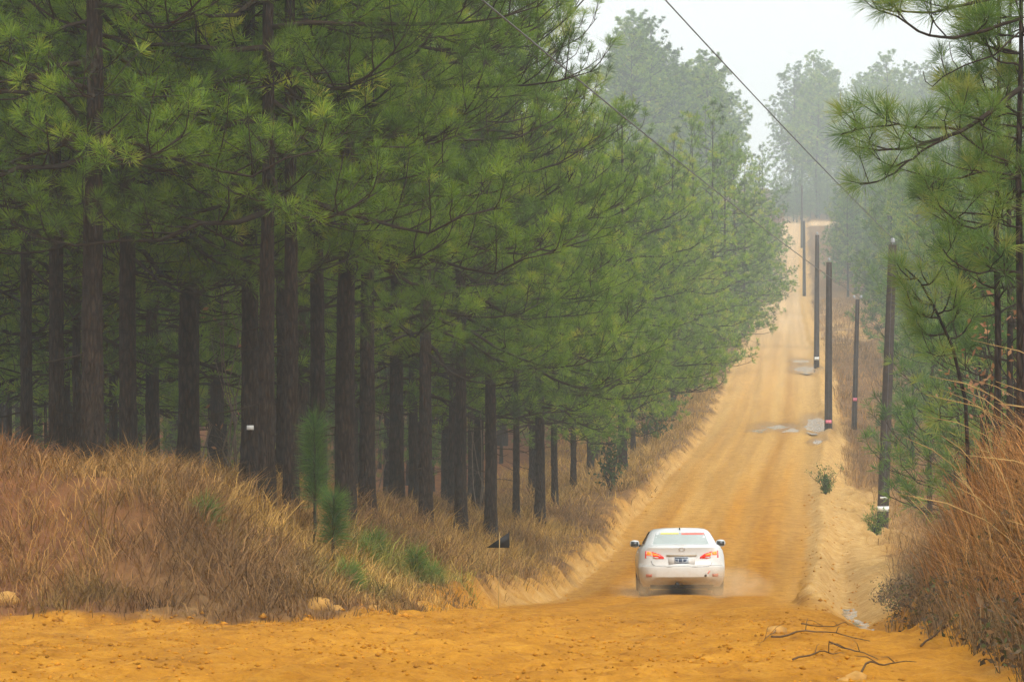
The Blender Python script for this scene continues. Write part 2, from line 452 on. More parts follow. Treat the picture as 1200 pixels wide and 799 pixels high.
def soil_material():
    m, nt, N, L, out = new_mat("clay_soil")
    geo = N.new("ShaderNodeNewGeometry"); pos = geo.outputs["Position"]
    cb = N.new('ShaderNodeCombineXYZ'); L.new(attr(nt, 'road_t').outputs['Fac'], cb.inputs[0]); L.new(attr(nt, 'road_d').outputs['Fac'], cb.inputs[1])
    n_big = noise(nt, 1.3, 5, 0.6, cb.outputs[0]); mp2 = N.new('ShaderNodeMapping'); mp2.inputs['Scale'].default_value = (1.0, 0.45, 1.0); L.new(pos, mp2.inputs[0])
    n_mid = noise(nt, 3.6, 7, 0.7, mp2.outputs[0]); n_fine = noise(nt, 22, 4, 0.7, pos)
    clay = ramp(nt, [(0.28, (0.26, 0.100, 0.006)), (0.5, (0.415, 0.178, 0.011)), (0.72, (0.50, 0.24, 0.020))])
    L.new(n_mid.outputs[0], clay.inputs[0])
    palec = ramp(nt, [(0.3, (0.41, 0.225, 0.05)), (0.7, (0.54, 0.345, 0.115))]); L.new(n_mid.outputs[0], palec.inputs[0])
    apale = attr(nt, "pale")
    c = mixc(nt, apale.outputs["Fac"], clay.outputs[0], palec.outputs[0])
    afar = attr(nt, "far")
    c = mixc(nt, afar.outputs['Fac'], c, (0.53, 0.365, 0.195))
    blot = ramp(nt, [(0.35, (0.84, 0.80, 0.74)), (0.62, (1.08, 1.07, 1.05))]); L.new(n_big.outputs[0], blot.inputs[0])
    c = mixc(nt, 1.0, c, blot.outputs[0], 'MULTIPLY')
    fine = ramp(nt, [(0.3, (0.72, 0.66, 0.6)), (0.55, (1.04, 1.04, 1.04))]); L.new(n_fine.outputs[0], fine.inputs[0])
    c = mixc(nt, 0.75, c, fine.outputs[0], 'MULTIPLY')
    asand = attr(nt, "sand")
    sandc = ramp(nt, [(0.3, (0.36, 0.19, 0.05)), (0.55, (0.50, 0.30, 0.10)), (0.75, (0.58, 0.39, 0.17))]); L.new(n_mid.outputs[0], sandc.inputs[0])
    c = mixc(nt, asand.outputs["Fac"], c, sandc.outputs[0])
    aveg = attr(nt, "veg")
    litter = ramp(nt, [(0.3, (0.085, 0.042, 0.018)), (0.5, (0.17, 0.088, 0.034)), (0.72, (0.27, 0.16, 0.065))]); L.new(n_mid.outputs[0], litter.inputs[0])
    straw = ramp(nt, [(0.3, (0.10, 0.042, 0.018)), (0.7, (0.24, 0.10, 0.04))]); L.new(n_mid.outputs[0], straw.inputs[0])
    astraw = attr(nt, "straw")
    lit = mixc(nt, astraw.outputs["Fac"], litter.outputs[0], straw.outputs[0])
    c = mixc(nt, aveg.outputs["Fac"], c, lit)
    awet = attr(nt, "wet")
    c = mixc(nt, awet.outputs["Fac"], c, mixc(nt, 1.0, c, (0.70, 0.66, 0.58), 'MULTIPLY'))
    p = principled(nt, 0.95, 0.06); L.new(c, p.inputs["Base Color"])
    mr = N.new("ShaderNodeMapRange"); mr.inputs[3].default_value = 0.97; mr.inputs[4].default_value = 0.5
    L.new(awet.outputs["Fac"], mr.inputs[0]); L.new(mr.outputs[0], p.inputs["Roughness"])
    b1 = N.new("ShaderNodeBump"); b1.inputs["Strength"].default_value = 0.8; b1.inputs["Distance"].default_value = 0.07
    L.new(n_mid.outputs[0], b1.inputs["Height"])
    b2 = N.new("ShaderNodeBump"); b2.inputs["Strength"].default_value = 0.8; b2.inputs["Distance"].default_value = 0.02
    L.new(n_fine.outputs[0], b2.inputs["Height"]); L.new(b1.outputs[0], b2.inputs["Normal"])
    L.new(b2.outputs[0], p.inputs["Normal"])
    L.new(p.outputs[0], out.inputs[0])
    return m

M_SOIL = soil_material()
build_terrain()

# ------------------------------------------------------------------ puddles
def water_material():
    m, nt, N, L, out = new_mat("muddy_water")
    p = principled(nt, 0.06, 0.8)
    p.inputs["Base Color"].default_value = (0.30, 0.19, 0.09, 1)
    p.inputs["IOR"].default_value = 1.33
    geo = N.new("ShaderNodeNewGeometry")
    n = noise(nt, 3.0, 2, 0.5, geo.outputs["Position"])
    r = ramp(nt, [(0.3, (0.26, 0.16, 0.075)), (0.7, (0.36, 0.24, 0.12))]); L.new(n.outputs[0], r.inputs[0])
    L.new(r.outputs[0], p.inputs["Base Color"])
    b = N.new("ShaderNodeBump"); b.inputs["Strength"].default_value = 1.0; b.inputs["Distance"].default_value = 0.05
    L.new(n.outputs[0], b.inputs["Height"]); L.new(b.outputs[0], p.inputs["Normal"])
    L.new(p.outputs[0], out.inputs[0])
    return m
M_WATER = water_material()
for i, (cx, cd, hw, hl, z) in enumerate(_pud):
    k = 48
    th = np.linspace(0, 2 * math.pi, k, endpoint=False)
    rr = 1.45 + 0.35 * (fbm(np.cos(th) * 2 + i * 9, np.sin(th) * 2, 81, 3) - 0.5)
    dd = cd + np.sin(th) * hl * rr
    xx = cx + np.cos(th) * hw * rr + (road_x(dd) - road_x(cd))
    V = np.concatenate([np.stack([xx, dd, np.full(k, z - 0.002)], -1), [[cx, cd, z - 0.002]]])
    j = np.arange(k)
    o = link("puddle", raw_mesh("puddle", V, np.stack([j, (j + 1) % k, np.full(k, k)], -1)), M_WATER)
    o["kind"] = "structure"

# thin run of water down the roadside ditch
def ditch_run():
    ds = np.arange(45, 82, 0.2); us = np.linspace(-1, 1, 9)
    D, U = np.meshgrid(ds, us, indexing='ij')
    wd = 0.10 + 0.30 * fbm(D * 0.35, D * 0 + 3, 95, 3) + 0.14 * sstep(48, 53, D) * sstep(76, 66, D)
    X = road_x(D) + 3.5 + U * wd + 0.25 * (fbm(D * 0.3, D * 0, 96, 2) - 0.5) + 0.06 * (fbm(D * 2.5, U * 2, 97, 2) - 0.5)
    Z = terrain(X, D)[0]
    Z = np.minimum(Z + 0.012, Z[:, 4:5] + 0.03)
    n, m = D.shape; i = np.arange(n - 1)[:, None] * m; j = np.arange(m - 1)[None]
    F = np.stack([i + j, i + j + 1, i + m + j + 1, i + m + j], -1).reshape(-1, 4)
    o = link("ditch_water", raw_mesh("ditch_water", np.stack([X, D, Z], -1).reshape(-1, 3), F, smooth=True), M_WATER); o["kind"] = "structure"
ditch_run()

# ------------------------------------------------------------------ pines
def needles(rng, pos, dirs, k, length, width, spread=(0.1, 1.45), tint=None, droop=0.15, back=0.10):
    n = len(pos)
    pos = np.repeat(pos, k, 0); dirs = np.repeat(dirs, k, 0)
    rnd = rng.normal(size=(n * k, 3)); perp = rnd - (rnd * dirs).sum(1)[:, None] * dirs
    perp /= np.linalg.norm(perp, axis=1)[:, None] + 1e-9
    th = rng.uniform(spread[0], spread[1], n * k)[:, None]
    v = dirs * np.cos(th) + perp * np.sin(th)
    v[:, 2] -= droop * rng.uniform(0, 1, n * k)
    v /= np.linalg.norm(v, axis=1)[:, None]
    ln = length * rng.uniform(0.72, 1.1, n * k)[:, None]
    base = pos - dirs * rng.uniform(0, back, n * k)[:, None]
    side = np.cross(v, rng.normal(size=(n * k, 3))); side /= np.linalg.norm(side, axis=1)[:, None] + 1e-9
    w = width * rng.uniform(0.7, 1.3, n * k)[:, None]
    V = np.empty((n * k, 3, 3))
    V[:, 0] = base + v * ln * 0.06 - side * w * 0.35
    V[:, 1] = base + v * ln
    V[:, 2] = base + v * ln * 0.5 + side * w * 0.8
    if tint is None:
        tint = np.full(n, 0.45)
    tt = np.repeat(tint, k) + rng.normal(0, 0.10, n * k)
    tt = tt[:, None] + np.array([-0.22, 0.20, -0.02])[None]
    return V.reshape(-1, 3), np.clip(tt.ravel(), 0, 1)

def needle_mesh(name, V, T):
    return raw_mesh(name, V, np.arange(len(V)).reshape(-1, 3), {"tint": T})

def unit(v):
    v = np.asarray(v, float)
    return v / (np.linalg.norm(v) + 1e-9)

def sph(az, el):
    return np.array([math.cos(az) * math.cos(el), math.sin(az) * math.cos(el), math.sin(el)])

def twigs_on(rng, pts, r0, S, tubes, tufts, s0=0.3):
    """second- and third-order shoots along a limb polyline; a tuft ends every shoot"""
    seg = np.linalg.norm(np.diff(pts, axis=0), axis=1)
    cum = np.concatenate([[0], np.cumsum(seg)]); L = cum[-1]
    at = lambda s: np.array([np.interp(s * L, cum, pts[:, q]) for q in range(3)])
    nsec = max(2, int(L * (1 - s0) / S["sec_gap"]))
    side = rng.choice([-1, 1])
    for i in range(nsec):
        s = s0 + (1 - s0) * (i + rng.uniform(0.1, 0.9)) / nsec
        p = at(s); dirn = unit(at(min(1, s + 0.05)) - at(max(0, s - 0.05)))
        az = math.atan2(dirn[1], dirn[0]) + side * rng.uniform(0.5, 1.25); side = -side
        el = math.asin(max(-1, min(1, dirn[2]))) + rng.uniform(-0.25, 0.55)
        l2 = max(0.28, (0.16 + 0.36 * (1 - s)) * L * rng.uniform(0.65, 1.25))
        l2 = min(l2, S.get("sec_max", 1.6))
        q = [p]; e = el
        for kk in range(3):
            e = min(1.25, e + rng.uniform(0.02, 0.32)); az2 = az + rng.uniform(-0.25, 0.25)
            q.append(q[-1] + sph(az2, e) * l2 / 3)
        q = np.array(q)
        tubes.append((q, np.linspace(r0 * 0.30 * (1 - 0.5 * s) + 0.004, 0.005, 4), S["sides2"]))
        tufts.append((q[-1], unit(q[-1] - q[-2])))
        nt = int(l2 / S["tert_gap"])
        sd = rng.choice([-1, 1])
        for j in range(nt):
            f = (j + rng.uniform(0.4, 1.0)) / (nt + 0.4)
            b = q[0] + 0; idx = min(2, int(f * 3)); fr = f * 3 - idx
            b = q[idx] * (1 - fr) + q[idx + 1] * fr
            a3 = az + sd * rng.uniform(0.5, 1.3); sd = -sd
            d3 = sph(a3, e * 0.5 + rng.uniform(-0.2, 0.7))
            l3 = rng.uniform(0.12, 0.32) * S.get("tert_len", 1.0)
            tip = b + d3 * l3 + np.array([0, 0, 0.25 * l3])
            if S["twig3"]:
                tubes.append((np.array([b, tip]), np.array([0.006, 0.0045]), 3))
            tufts.append((tip, unit(tip - b)))
    d_end = unit(pts[-1] - pts[-2])
    tufts.append((pts[-1], d_end))

def limb_curve(rng, p0, az, el, L, droop, up, n=7):
    pts = [np.asarray(p0, float)]
    for i in range(n):
        s = (i + 0.5) / n
        e = el - droop * math.sin(min(1, s * 1.3) * math.pi) + up * s * s
        az += rng.uniform(-0.3, 0.3)
        e += rng.uniform(-0.24, 0.24)
        pts.append(pts[-1] + sph(az, e) * L / n)
    return np.array(pts)

NEAR = dict(sec_gap=0.27, tert_gap=0.27, sides2=4, twig3=True, k=48, nlen=0.25, nwid=0.0075)
MIDL = dict(sec_gap=0.34, tert_gap=0.30, sides2=3, twig3=False, k=24, nlen=0.27, nwid=0.017)
FARL = dict(sec_gap=0.40, tert_gap=0.36, sides2=3, twig3=False, k=14, nlen=0.33, nwid=0.045, tert_len=1.5)
VFAR = dict(sec_gap=0.55, tert_gap=0.50, sides2=3, twig3=False, k=17, nlen=0.52, nwid=0.11, tert_len=2.0, sec_max=2.4)

def pine_proto(seed, H, base, Lmax, nlimb, S, r_trunk, prof='edge', dead=6, bend=0.15, mat=None, sides=10, dens=1.0):
    rng = np.random.default_rng(seed)
    n = 14
    zz = np.linspace(-0.35, H, n)
    sway = np.cumsum(rng.normal(0, bend / n ** 0.5, (n, 2)), 0) * (zz / H)[:, None]
    sway *= sstep(0, 2, zz)[:, None]
    tp = np.column_stack([sway, zz])
    rad = r_trunk * (1 - 0.95 * np.clip(zz / H, 0, 1) ** 1.15) * (1 + 0.35 * np.exp(-np.clip(zz, 0, 9) / 0.3))
    trunk_at = lambda h: np.array([np.interp(h, zz, tp[:, 0]), np.interp(h, zz, tp[:, 1]), h])
    # finer trunk with an uneven bark outline
    zf = np.concatenate([np.linspace(-0.35, 9, 80), np.linspace(9.3, H, 20)]) if H > 10 else np.linspace(-0.35, H, 40)
    pf = np.array([trunk_at(h) for h in zf]); rf = np.interp(zf, zz, rad)
    me_t = tubes_mesh("trunk", [(pf, rf, sides)])
    co = np.empty(len(me_t.vertices) * 3, np.float32); me_t.vertices.foreach_get("co", co); co = co.reshape(-1, 3)
    ang = np.arctan2(co[:, 1], co[:, 0])
    cen = np.column_stack([np.interp(co[:, 2], zz, tp[:, 0]), np.interp(co[:, 2], zz, tp[:, 1])])
    bump = 1 + 0.20 * (fbm(ang * 2.2 + seed, co[:, 2] * 2.2, 5, 3) - 0.5) + 0.16 * (fbm(ang * 5 + seed, co[:, 2] * 7, 6, 2) - 0.5)
    co[:, :2] = cen + (co[:, :2] - cen) * bump[:, None]
    me_t.vertices.foreach_set("co", co.astype(np.float32).ravel()); me_t.update()
    tubes = []; tufts = []; marks = []
    az = rng.uniform(0, 6.28)
    for i in range(nlimb):
        u = ((i + rng.uniform(0, 1)) / nlimb) ** (1.12 if prof == 'edge' else 1.0)
        h = base + (H * 0.985 - base) * u
        az += 2.4 + rng.uniform(-0.5, 0.5)
        if prof == 'edge':
            L = Lmax * (1 - u ** 2.6) * rng.uniform(0.6, 1.1) + 0.5
            el = -0.12 + 0.95 * u ** 1.4 + rng.uniform(-0.15, 0.15)
            droop, up = 0.30 * (1 - u), 0.55
        elif prof == 'round':
            L = Lmax * (0.35 + 0.9 * math.sin(math.pi * min(1, 0.18 + 0.80 * u))) * rng.uniform(0.7, 1.1)
            el = 0.05 + 0.85 * u ** 1.5 + rng.uniform(-0.15, 0.15)
            droop, up = 0.15, 0.35
        else:   # young cone
            L = Lmax * (1 - u ** 1.8) * rng.uniform(0.75, 1.1) + 0.3
            el = 0.15 + 0.55 * u + rng.uniform(-0.12, 0.12)
            droop, up = 0.12, 0.6
        pts = limb_curve(rng, trunk_at(h), az, el, L, droop, up)
        r0 = max(0.009, 0.0105 * L * (r_trunk / 0.2) ** 0.5)
        marks.append(len(tubes))
        tubes.append((pts, np.linspace(r0, 0.008, len(pts)), 6 if S is NEAR else 4))
        twigs_on(rng, pts, r0, S, tubes, tufts, 0.18 if prof != 'cone' else 0.12)
    tufts.append((trunk_at(H), np.array([0, 0, 1.0])))
    for i in range(dead):          # bare broken-off lower branches
        h = rng.uniform(1.2, max(1.6, base))
        pts = limb_curve(rng, trunk_at(h), rng.uniform(0, 6.28), rng.uniform(-0.1, 0.3), rng.uniform(0.3, 1.5), 0.2, 0.3, 4)
        marks.append(len(tubes))
        tubes.append((pts, np.linspace(0.014, 0.004, len(pts)), 4))
    if S is NEAR:
        me_b = [tubes_mesh("branch", tubes[a:b]) for a, b in zip(marks, marks[1:] + [len(tubes)])]
        for q in me_b: q.materials.append(M_TWIG)
    else:
        me_b = tubes_mesh("branches", tubes); me_b.materials.append(M_TWIG)
    pos = np.array([a for a, _ in tufts]); dr = np.array([b for _, b in tufts])
    hole = 0.5 * fbm(pos[:, 0] * 0.75 + 9, pos[:, 1] * 0.75 + 4, seed + 40, 2) + 0.5 * fbm(pos[:, 2] * 0.9 + 3, pos[:, 0] * 0.5 - pos[:, 1] * 0.5, seed + 41, 2)
    keep = (rng.uniform(size=len(pos)) < dens) & (hole > np.quantile(hole, 0.14))
    pos, dr = pos[keep], dr[keep]
    clump = fbm(pos[:, 0] * 0.8 + 31, pos[:, 1] * 0.8 + pos[:, 2] * 0.7, seed, 2)
    tint = 0.42 + 1.0 * (clump - 0.5) + rng.normal(0, 0.15, len(pos))
    tint[rng.uniform(size=len(pos)) < 0.015] = 1.0
    dr = dr * 0.9 + np.array([0, 0, 0.25]); dr /= np.linalg.norm(dr, axis=1)[:, None]
    V, T = needles(rng, pos, dr, S["k"], S["nlen"], S["nwid"], tint=tint)
    me_c = needle_mesh("crown", V, T)
    me_t.materials.append(M_BARK); me_c.materials.append(mat or M_NEEDLE)
    return (me_t, me_b, me_c, H)

def put_tree(name, proto, x, d, label, group=None, scale=1.0, rz=0.0, girth=1.0, lean=(0, 0), z=None, tags=()):
    z = ground_z(x, d) if z is None else z
    root = empty(name, (x, d, z), rz)
    root.rotation_euler = (lean[0], lean[1], rz)
    tag(root, label, "tree", group)
    many = isinstance(proto[1], list)
    for nm, me in [("trunk", proto[0]), ("crown", proto[2])] + ([("branch", q) for q in proto[1]] if many else [("branches", proto[1])]):
        o = link(nm, me, None, root)
        o.scale = (scale * girth, scale * girth, scale) if nm == "trunk" else (scale, scale, scale)
        if nm == "branches": o["kind"] = "stuff"
    return root

rnd = random.Random(7)
EDGE = [pine_proto(100 + i, 16.5 + i * 0.6, 3.7 + 0.35 * i, 3.8, 58, NEAR, 0.20, 'edge') for i in range(3)]
TALL = [pine_proto(120 + i, 18.5, 6.6 + 0.5 * i, 3.0, 34, MIDL, 0.19, 'edge', dead=10) for i in range(3)]
MIDT = [pine_proto(140 + i, 15.5 + i * 0.7, 2.9 + 0.4 * i, 4.1, 66, MIDL, 0.19, 'edge', dead=3, mat=M_NEEDLE) for i in range(3)]
FART = [pine_proto(160 + i, 15 + i, 1.8, 4.0, 60, FARL, 0.19, 'edge', dead=2, sides=7) for i in range(3)]
RIDGE = [pine_proto(180 + i, 25 + i, 6.5, 5.4, 50, VFAR, 0.28, 'round', dead=3, sides=7, bend=0.6) for i in range(4)]
YOUNG = [pine_proto(200 + i, 10.5 + i, 0.8, 2.7, 70, FARL, 0.10, 'cone', dead=0, sides=7, mat=M_NEEDLE_Y) for i in range(3)]
YMID = [pine_proto(220 + i, 6.5 + i, 1.0, 1.7, 34, MIDL, 0.07, 'cone', dead=0, sides=7, mat=M_NEEDLE_Y, dens=0.9) for i in range(2)]

# the trunks one can pick out along the front of the wood on the left: px, d, scale, girth, label
FRONT = [
    (31, 63, 1.0, 0.62, "pine with a narrow straight trunk nearest the left edge of the picture"),
    (66, 61, 1.0, 0.80, "grey-brown pine second from the left edge behind the red straw mound"),
    (108, 55, 1.0, 0.92, "thick dark near-black pine trunk rising beside a bare twiggy bush"),
    (150, 60, 1.0, 0.85, "pine with knotty dark trunk just right of the thickest dark trunk"),
    (293, 61, 1.03, 0.88, "broad reddish pine carrying a small white tag on its trunk"),
    (312, 56.5, 1.0, 0.72, "flaky-barked pine standing just in front of the white-tagged trunk"),
    (341, 58, 1.0, 0.70, "smooth dark pine trunk between the white-tagged pine and the pine sapling"),
    (372, 66, 1.0, 0.85, "pine trunk right behind the tall bottlebrush pine sapling"),
    (404, 63, 1.0, 0.98, "dark pine with forking low limbs right of the bottlebrush saplings"),
    (499, 80, 1.0, 0.85, "pine standing above the dip in the grass behind the green seedlings"),
    (575, 88, 1.0, 0.85, "tall straight dark pine above the black triangular marker"),
    (633, 100, 1.0, 1.0, "stout pine standing at the lowest dip of the grass line"),
    (730, 137, 1.0, 1.15, "roadside pine with a white tag low on its dark trunk left of the car"),
    (789, 190, 1.0, 1.1, "last pine trunk seen beside the road under the overhanging foliage"),
]
front_roots = {}
for i, (px, d, sc, g, lab) in enumerate(FRONT):
    x = (px - 600) / FPX * d
    pr = EDGE[i % 3] if d < 90 else MIDT[i % 3]
    if px in (66, 341, 372):
        pr = TALL[i % 3]
    front_roots[px] = put_tree("pine_tree", pr, x, d, lab, "pines along the front of the left wood", sc * (0.86 if px > 600 else 1.0), 2.1 * i + 0.4, g * 0.88)

def extra_limbs(root, limbs, seed):
    # big arching limbs that stand out in front of the canopy
    rng = np.random.default_rng(seed); tufts = []
    inv = root.matrix_basis.inverted()
    loc = lambda p: np.array(inv @ Vector(p))
    for pl, dep, r in limbs:
        raw = np.array([P(px, py, dd) for (px, py), dd in zip(pl, np.linspace(dep[0], dep[1], len(pl)))])
        uu = np.linspace(0, 1, len(raw)); ss = np.linspace(0, 1, 3 * len(raw))
        pts = np.column_stack([np.interp(ss, uu, raw[:, q]) for q in range(3)])
        pts[1:-1] = (pts[:-2] + pts[1:-1] + pts[2:]) / 3
        pts[1:-1] += rng.normal(0, 0.012, (len(pts) - 2, 3))
        pts = np.array([loc(p) for p in pts])
        tubes = [(pts, np.linspace(r, 0.010, len(pts)), 7)]
        twigs_on(rng, pts, r * 0.7, dict(NEAR, sec_gap=0.34, sec_max=0.8), tubes, tufts, 0.25)
        link("branch", tubes_mesh("branch", tubes), M_TWIG, root)
    pos = np.array([a for a, _ in tufts]); dr = np.array([b for _, b in tufts])
    V, T = needles(rng, pos, dr, 50, 0.25, 0.007, tint=np.clip(0.48 + rng.normal(0, 0.16, len(pos)), 0, 1))
    link("foliage", needle_mesh("foliage", V, T), M_NEEDLE, root)
extra_limbs(front_roots[404], [
    ([(404, 232), (380, 190), (337, 135), (300, 109), (250, 82), (215, 72), (182, 70)], (62.9, 58.6), 0.050),
    ([(340, 138), (390, 120), (439, 98), (475, 75), (497, 55), (525, 4)], (60.9, 59.0), 0.036)], 5)
extra_limbs(front_roots[108], [([(108, 165), (80, 120), (40, 88), (0, 70), (-40, 60)], (54.9, 53.0), 0.034),
    ([(108, 150), (150, 165), (195, 150), (215, 118)], (54.9, 53.2), 0.03)], 6)

def free(x, d, taken, rmin):
    for a, b in taken:
        if (a - x) ** 2 + (b - d) ** 2 < rmin * rmin:
            return False
    return True

taken = [((px - 600) / FPX * d, d) for px, d, *_ in FRONT]
# roadside edge trees, left, whose low boughs fill the middle of the picture
edge_spots = [(430, 72), (540, 84), (605, 100), (650, 114), (672, 130), (692, 146), (560, 104), (628, 124), (742, 160), (766, 178), (700, 160), (740, 176), (790, 206), (815, 224), (835, 248), (850, 275), (862, 300), (872, 330), (880, 365), (888, 400), (893, 440)]
for i, (px, d) in enumerate(edge_spots):
    x = (px - 600) / FPX * d
    taken.append((x, d))
    pr = EDGE[(i + 1) % 3] if d < 85 else (MIDT[i % 3] if d < 200 else FART[i % 3])
    lab = "bushy pine with boughs down to the grass along the left verge" if d < 200 else "green roadside pine on the left of the far climb"
    grp = "bushy verge pines left of the car" if d < 200 else "pines lining the left of the far climb"
    put_tree("pine_tree", pr, x, d, lab, grp, rnd.uniform(0.92, 1.05) * (0.84 if 600 < px < 800 else 1.0), rnd.uniform(0, 6.28), rnd.uniform(0.65, 0.9))

# deep wood
tries = 0; cnt = 0
while cnt < 95 and tries < 5000:
    tries += 1
    d = rnd.uniform(64, 165)
    x = rnd.uniform(-0.150 * d - 1.0, float(road_x(d)) - 6.0)
    if not free(x, d, taken, 2.0 + 0.006 * d):
        continue
    taken.append((x, d)); cnt += 1
    put_tree("pine_tree", TALL[cnt % 3] if cnt % 4 else MIDT[cnt % 3], x, d, "slender pine trunk deep in the left wood behind the front row", "pines deep in the left wood", rnd.uniform(0.88, 1.12) * (0.74 if x / d > -0.012 else 1.0), rnd.uniform(0, 6.28), rnd.uniform(0.45, 0.95))
cnt = 0; tries = 0
while cnt < 44 and tries < 5000:
    tries += 1
    d = rnd.uniform(160, 270)
    x = rnd.uniform(-0.150 * d, 0.022 * d)
    if not free(x, d, taken, 3.0):
        continue
    taken.append((x, d)); cnt += 1
    put_tree("pine_tree", FART[cnt % 3], x, d, "slender pine trunk deep in the left wood behind the front row", "pines deep in the left wood", rnd.uniform(0.9, 1.1), rnd.uniform(0, 6.28), rnd.uniform(0.8, 1.2))
cnt = 0; tries = 0
while cnt < 30 and tries < 5000:
    tries += 1
    d = rnd.uniform(92, 175)
    px = rnd.uniform(-10, 640)
    x = (px - 600) / FPX * d
    if x > float(road_x(d)) - 8 or not free(x, d, taken, 1.4):
        continue
    taken.append((x, d)); cnt += 1
    put_tree("young_pine_tree", YMID[cnt % 2], x, d, "small green understory pine between the dark trunks of the left wood", "understory pines in the left wood", rnd.uniform(0.6, 1.0), rnd.uniform(0, 6.28))
# left side of the climb, further rows
cnt = 0; tries = 0
while cnt < 46 and tries < 4000:
    tries += 1
    d = rnd.uniform(165, 460)
    t = -rnd.uniform(6.5, 26)
    x = float(road_x(d)) + t
    if x / d < 0.020 or not free(x, d, taken, 3.2):
        continue
    taken.append((x, d)); cnt += 1
    put_tree("pine_tree", FART[cnt % 3], x, d, "hazy green pine in the mass left of the far climb", "pines in the mass left of the climb", rnd.uniform(0.78, 1.0), rnd.uniform(0, 6.28))
# far left ridge
cnt = 0; tries = 0
while cnt < 30 and tries < 4000:
    tries += 1
    d = rnd.uniform(505, 640)
    px = rnd.uniform(738, 836)
    x = (px - 600) / FPX * d
    if not free(x, d, taken, 4.5):
        continue
    taken.append((x, d)); cnt += 1
    s = 0.84 + 0.24 * (836 - px) / 98 + rnd.uniform(-0.07, 0.07)
    put_tree("pine_tree", RIDGE[cnt % 4], x, d, "tall pale pine fading into mist on the far left ridge", "misty pines on the far left ridge", s, rnd.uniform(0, 6.28))
# far wood closing the end of the road
cnt = 0; tries = 0
while cnt < 52 and tries < 4000:
    tries += 1
    d = rnd.uniform(735, 860)
    px = rnd.uniform(926, 1250)
    x = (px - 600) / FPX * d
    if not free(x, d, taken, 5.5):
        continue
    taken.append((x, d)); cnt += 1
    put_tree("pine_tree", RIDGE[(cnt + 1) % 4], x, d, "tall pale pine fading into mist beyond the end of the road", "misty pines beyond the end of the road", rnd.uniform(0.86, 1.12), rnd.uniform(0, 6.28))
for i in range(40):
    px = 910 + (i % 20) * 6.5 + rnd.uniform(-3, 3); d = 727 + 20 * (i // 20) + rnd.uniform(0, 10)
    put_tree("young_pine_tree", YOUNG[i % 3], (px - 600) / FPX * d, d, "low misty young pine under the tall pines at the end of the road", "low misty pines at the end of the road", rnd.uniform(0.6, 1.05), rnd.uniform(0, 6.28))
# right-hand stand of young dense pines
cnt = 0; tries = 0
while cnt < 112 and tries < 8000:
    tries += 1
    d = rnd.uniform(150, 560) if cnt < 88 else rnd.uniform(540, 720)
    t = rnd.uniform(9.0, 34) if d < 420 else rnd.uniform(7.5, 34)
    x = float(road_x(d)) + t
    px = 600 + FPX * x / d
    if px > 1260 or px < 985 or not free(x, d, taken, 2.6):
        continue
    taken.append((x, d)); cnt += 1
    put_tree("young_pine_tree", YOUNG[cnt % 3], x, d, "young bushy pine in the dense stand right of the utility poles", "young pines in the right-hand stand", rnd.uniform(1.0, 1.5), rnd.uniform(0, 6.28))
# ------------------------------------------------------------------ nearer pines on the right
def custom_pine(name, trunk_px, d, r0, limbs, label, S=NEAR, rand_limbs=0, rand_len=(0.6, 1.2), rand_h=(0.3, 1.0), bare=(), seed=1, mat=None, r1=0.3, group=None, tint0=0.46):
    rng = np.random.default_rng(seed)
    tp = np.array([P(px, py, d) for px, py in trunk_px])
    base = tp[0].copy(); base[2] = ground_z(base[0], base[1])
    tp[0, 2] = base[2] - 0.25
    root = empty(name, tuple(base)); tag(root, label, "tree", group)
    loc = lambda a: np.asarray(a, float) - base
    tpl = loc(tp)
    s = np.linspace(0, 1, 40); u = np.linspace(0, 1, len(tpl))
    tf = np.column_stack([np.interp(s, u, tpl[:, q]) for q in range(3)])
    link("trunk", tubes_mesh("trunk", [(tf, r0 * (1 - (1 - r1) * s), 9)]), M_BARK, root)
    tufts = []
    allb = []
    for pl, dep, r in limbs:
        pts = loc([P(px, py, dd) for (px, py), dd in zip(pl, np.linspace(dep[0], dep[1], len(pl)))])
        uu = np.linspace(0, 1, len(pts)); ss = np.linspace(0, 1, 2 * len(pts))
        pts = np.column_stack([np.interp(ss, uu, pts[:, q]) for q in range(3)])
        pts[1:-1] += rng.normal(0, 0.008, (len(pts) - 2, 3))
        tubes = [(pts, np.linspace(r, 0.007, len(pts)), 7)]
        twigs_on(rng, pts, r, dict(S, sec_max=0.5), tubes, tufts, 0.25)
        allb.append(tubes)
    for pl, dep, r in bare:
        pts = loc([P(px, py, dep) for (px, py) in pl])
        allb.append([(pts, np.linspace(r, 0.004, len(pts)), 5)])
    for i in range(rand_limbs):
        h = rng.uniform(*rand_h); k = int(h * 39)
        L = rng.uniform(*rand_len) * (1.15 - 0.5 * h)
        pts = limb_curve(rng, tf[k], rng.uniform(0, 6.28), rng.uniform(-0.1, 0.5), L, 0.15, 0.6, 5)
        tubes = [(pts, np.linspace(0.014, 0.006, len(pts)), 5)]
        twigs_on(rng, pts, 0.03, dict(S, sec_max=0.45), tubes, tufts, 0.25)
        allb.append(tubes)
    for tubes in allb:
        link("branch", tubes_mesh("branch", tubes), M_TWIG, root)
    tufts.append((tf[-1], np.array([0, 0, 1.0])))
    pos = np.array([a for a, _ in tufts]); dr = np.array([b for _, b in tufts])
    tint = tint0 + rng.normal(0, 0.15, len(pos))
    V, T = needles(rng, pos, dr, 84, 0.25, 0.0055, tint=tint)
    link("crown", needle_mesh("crown", V, T), mat or M_NEEDLE_Y, root)
    return root

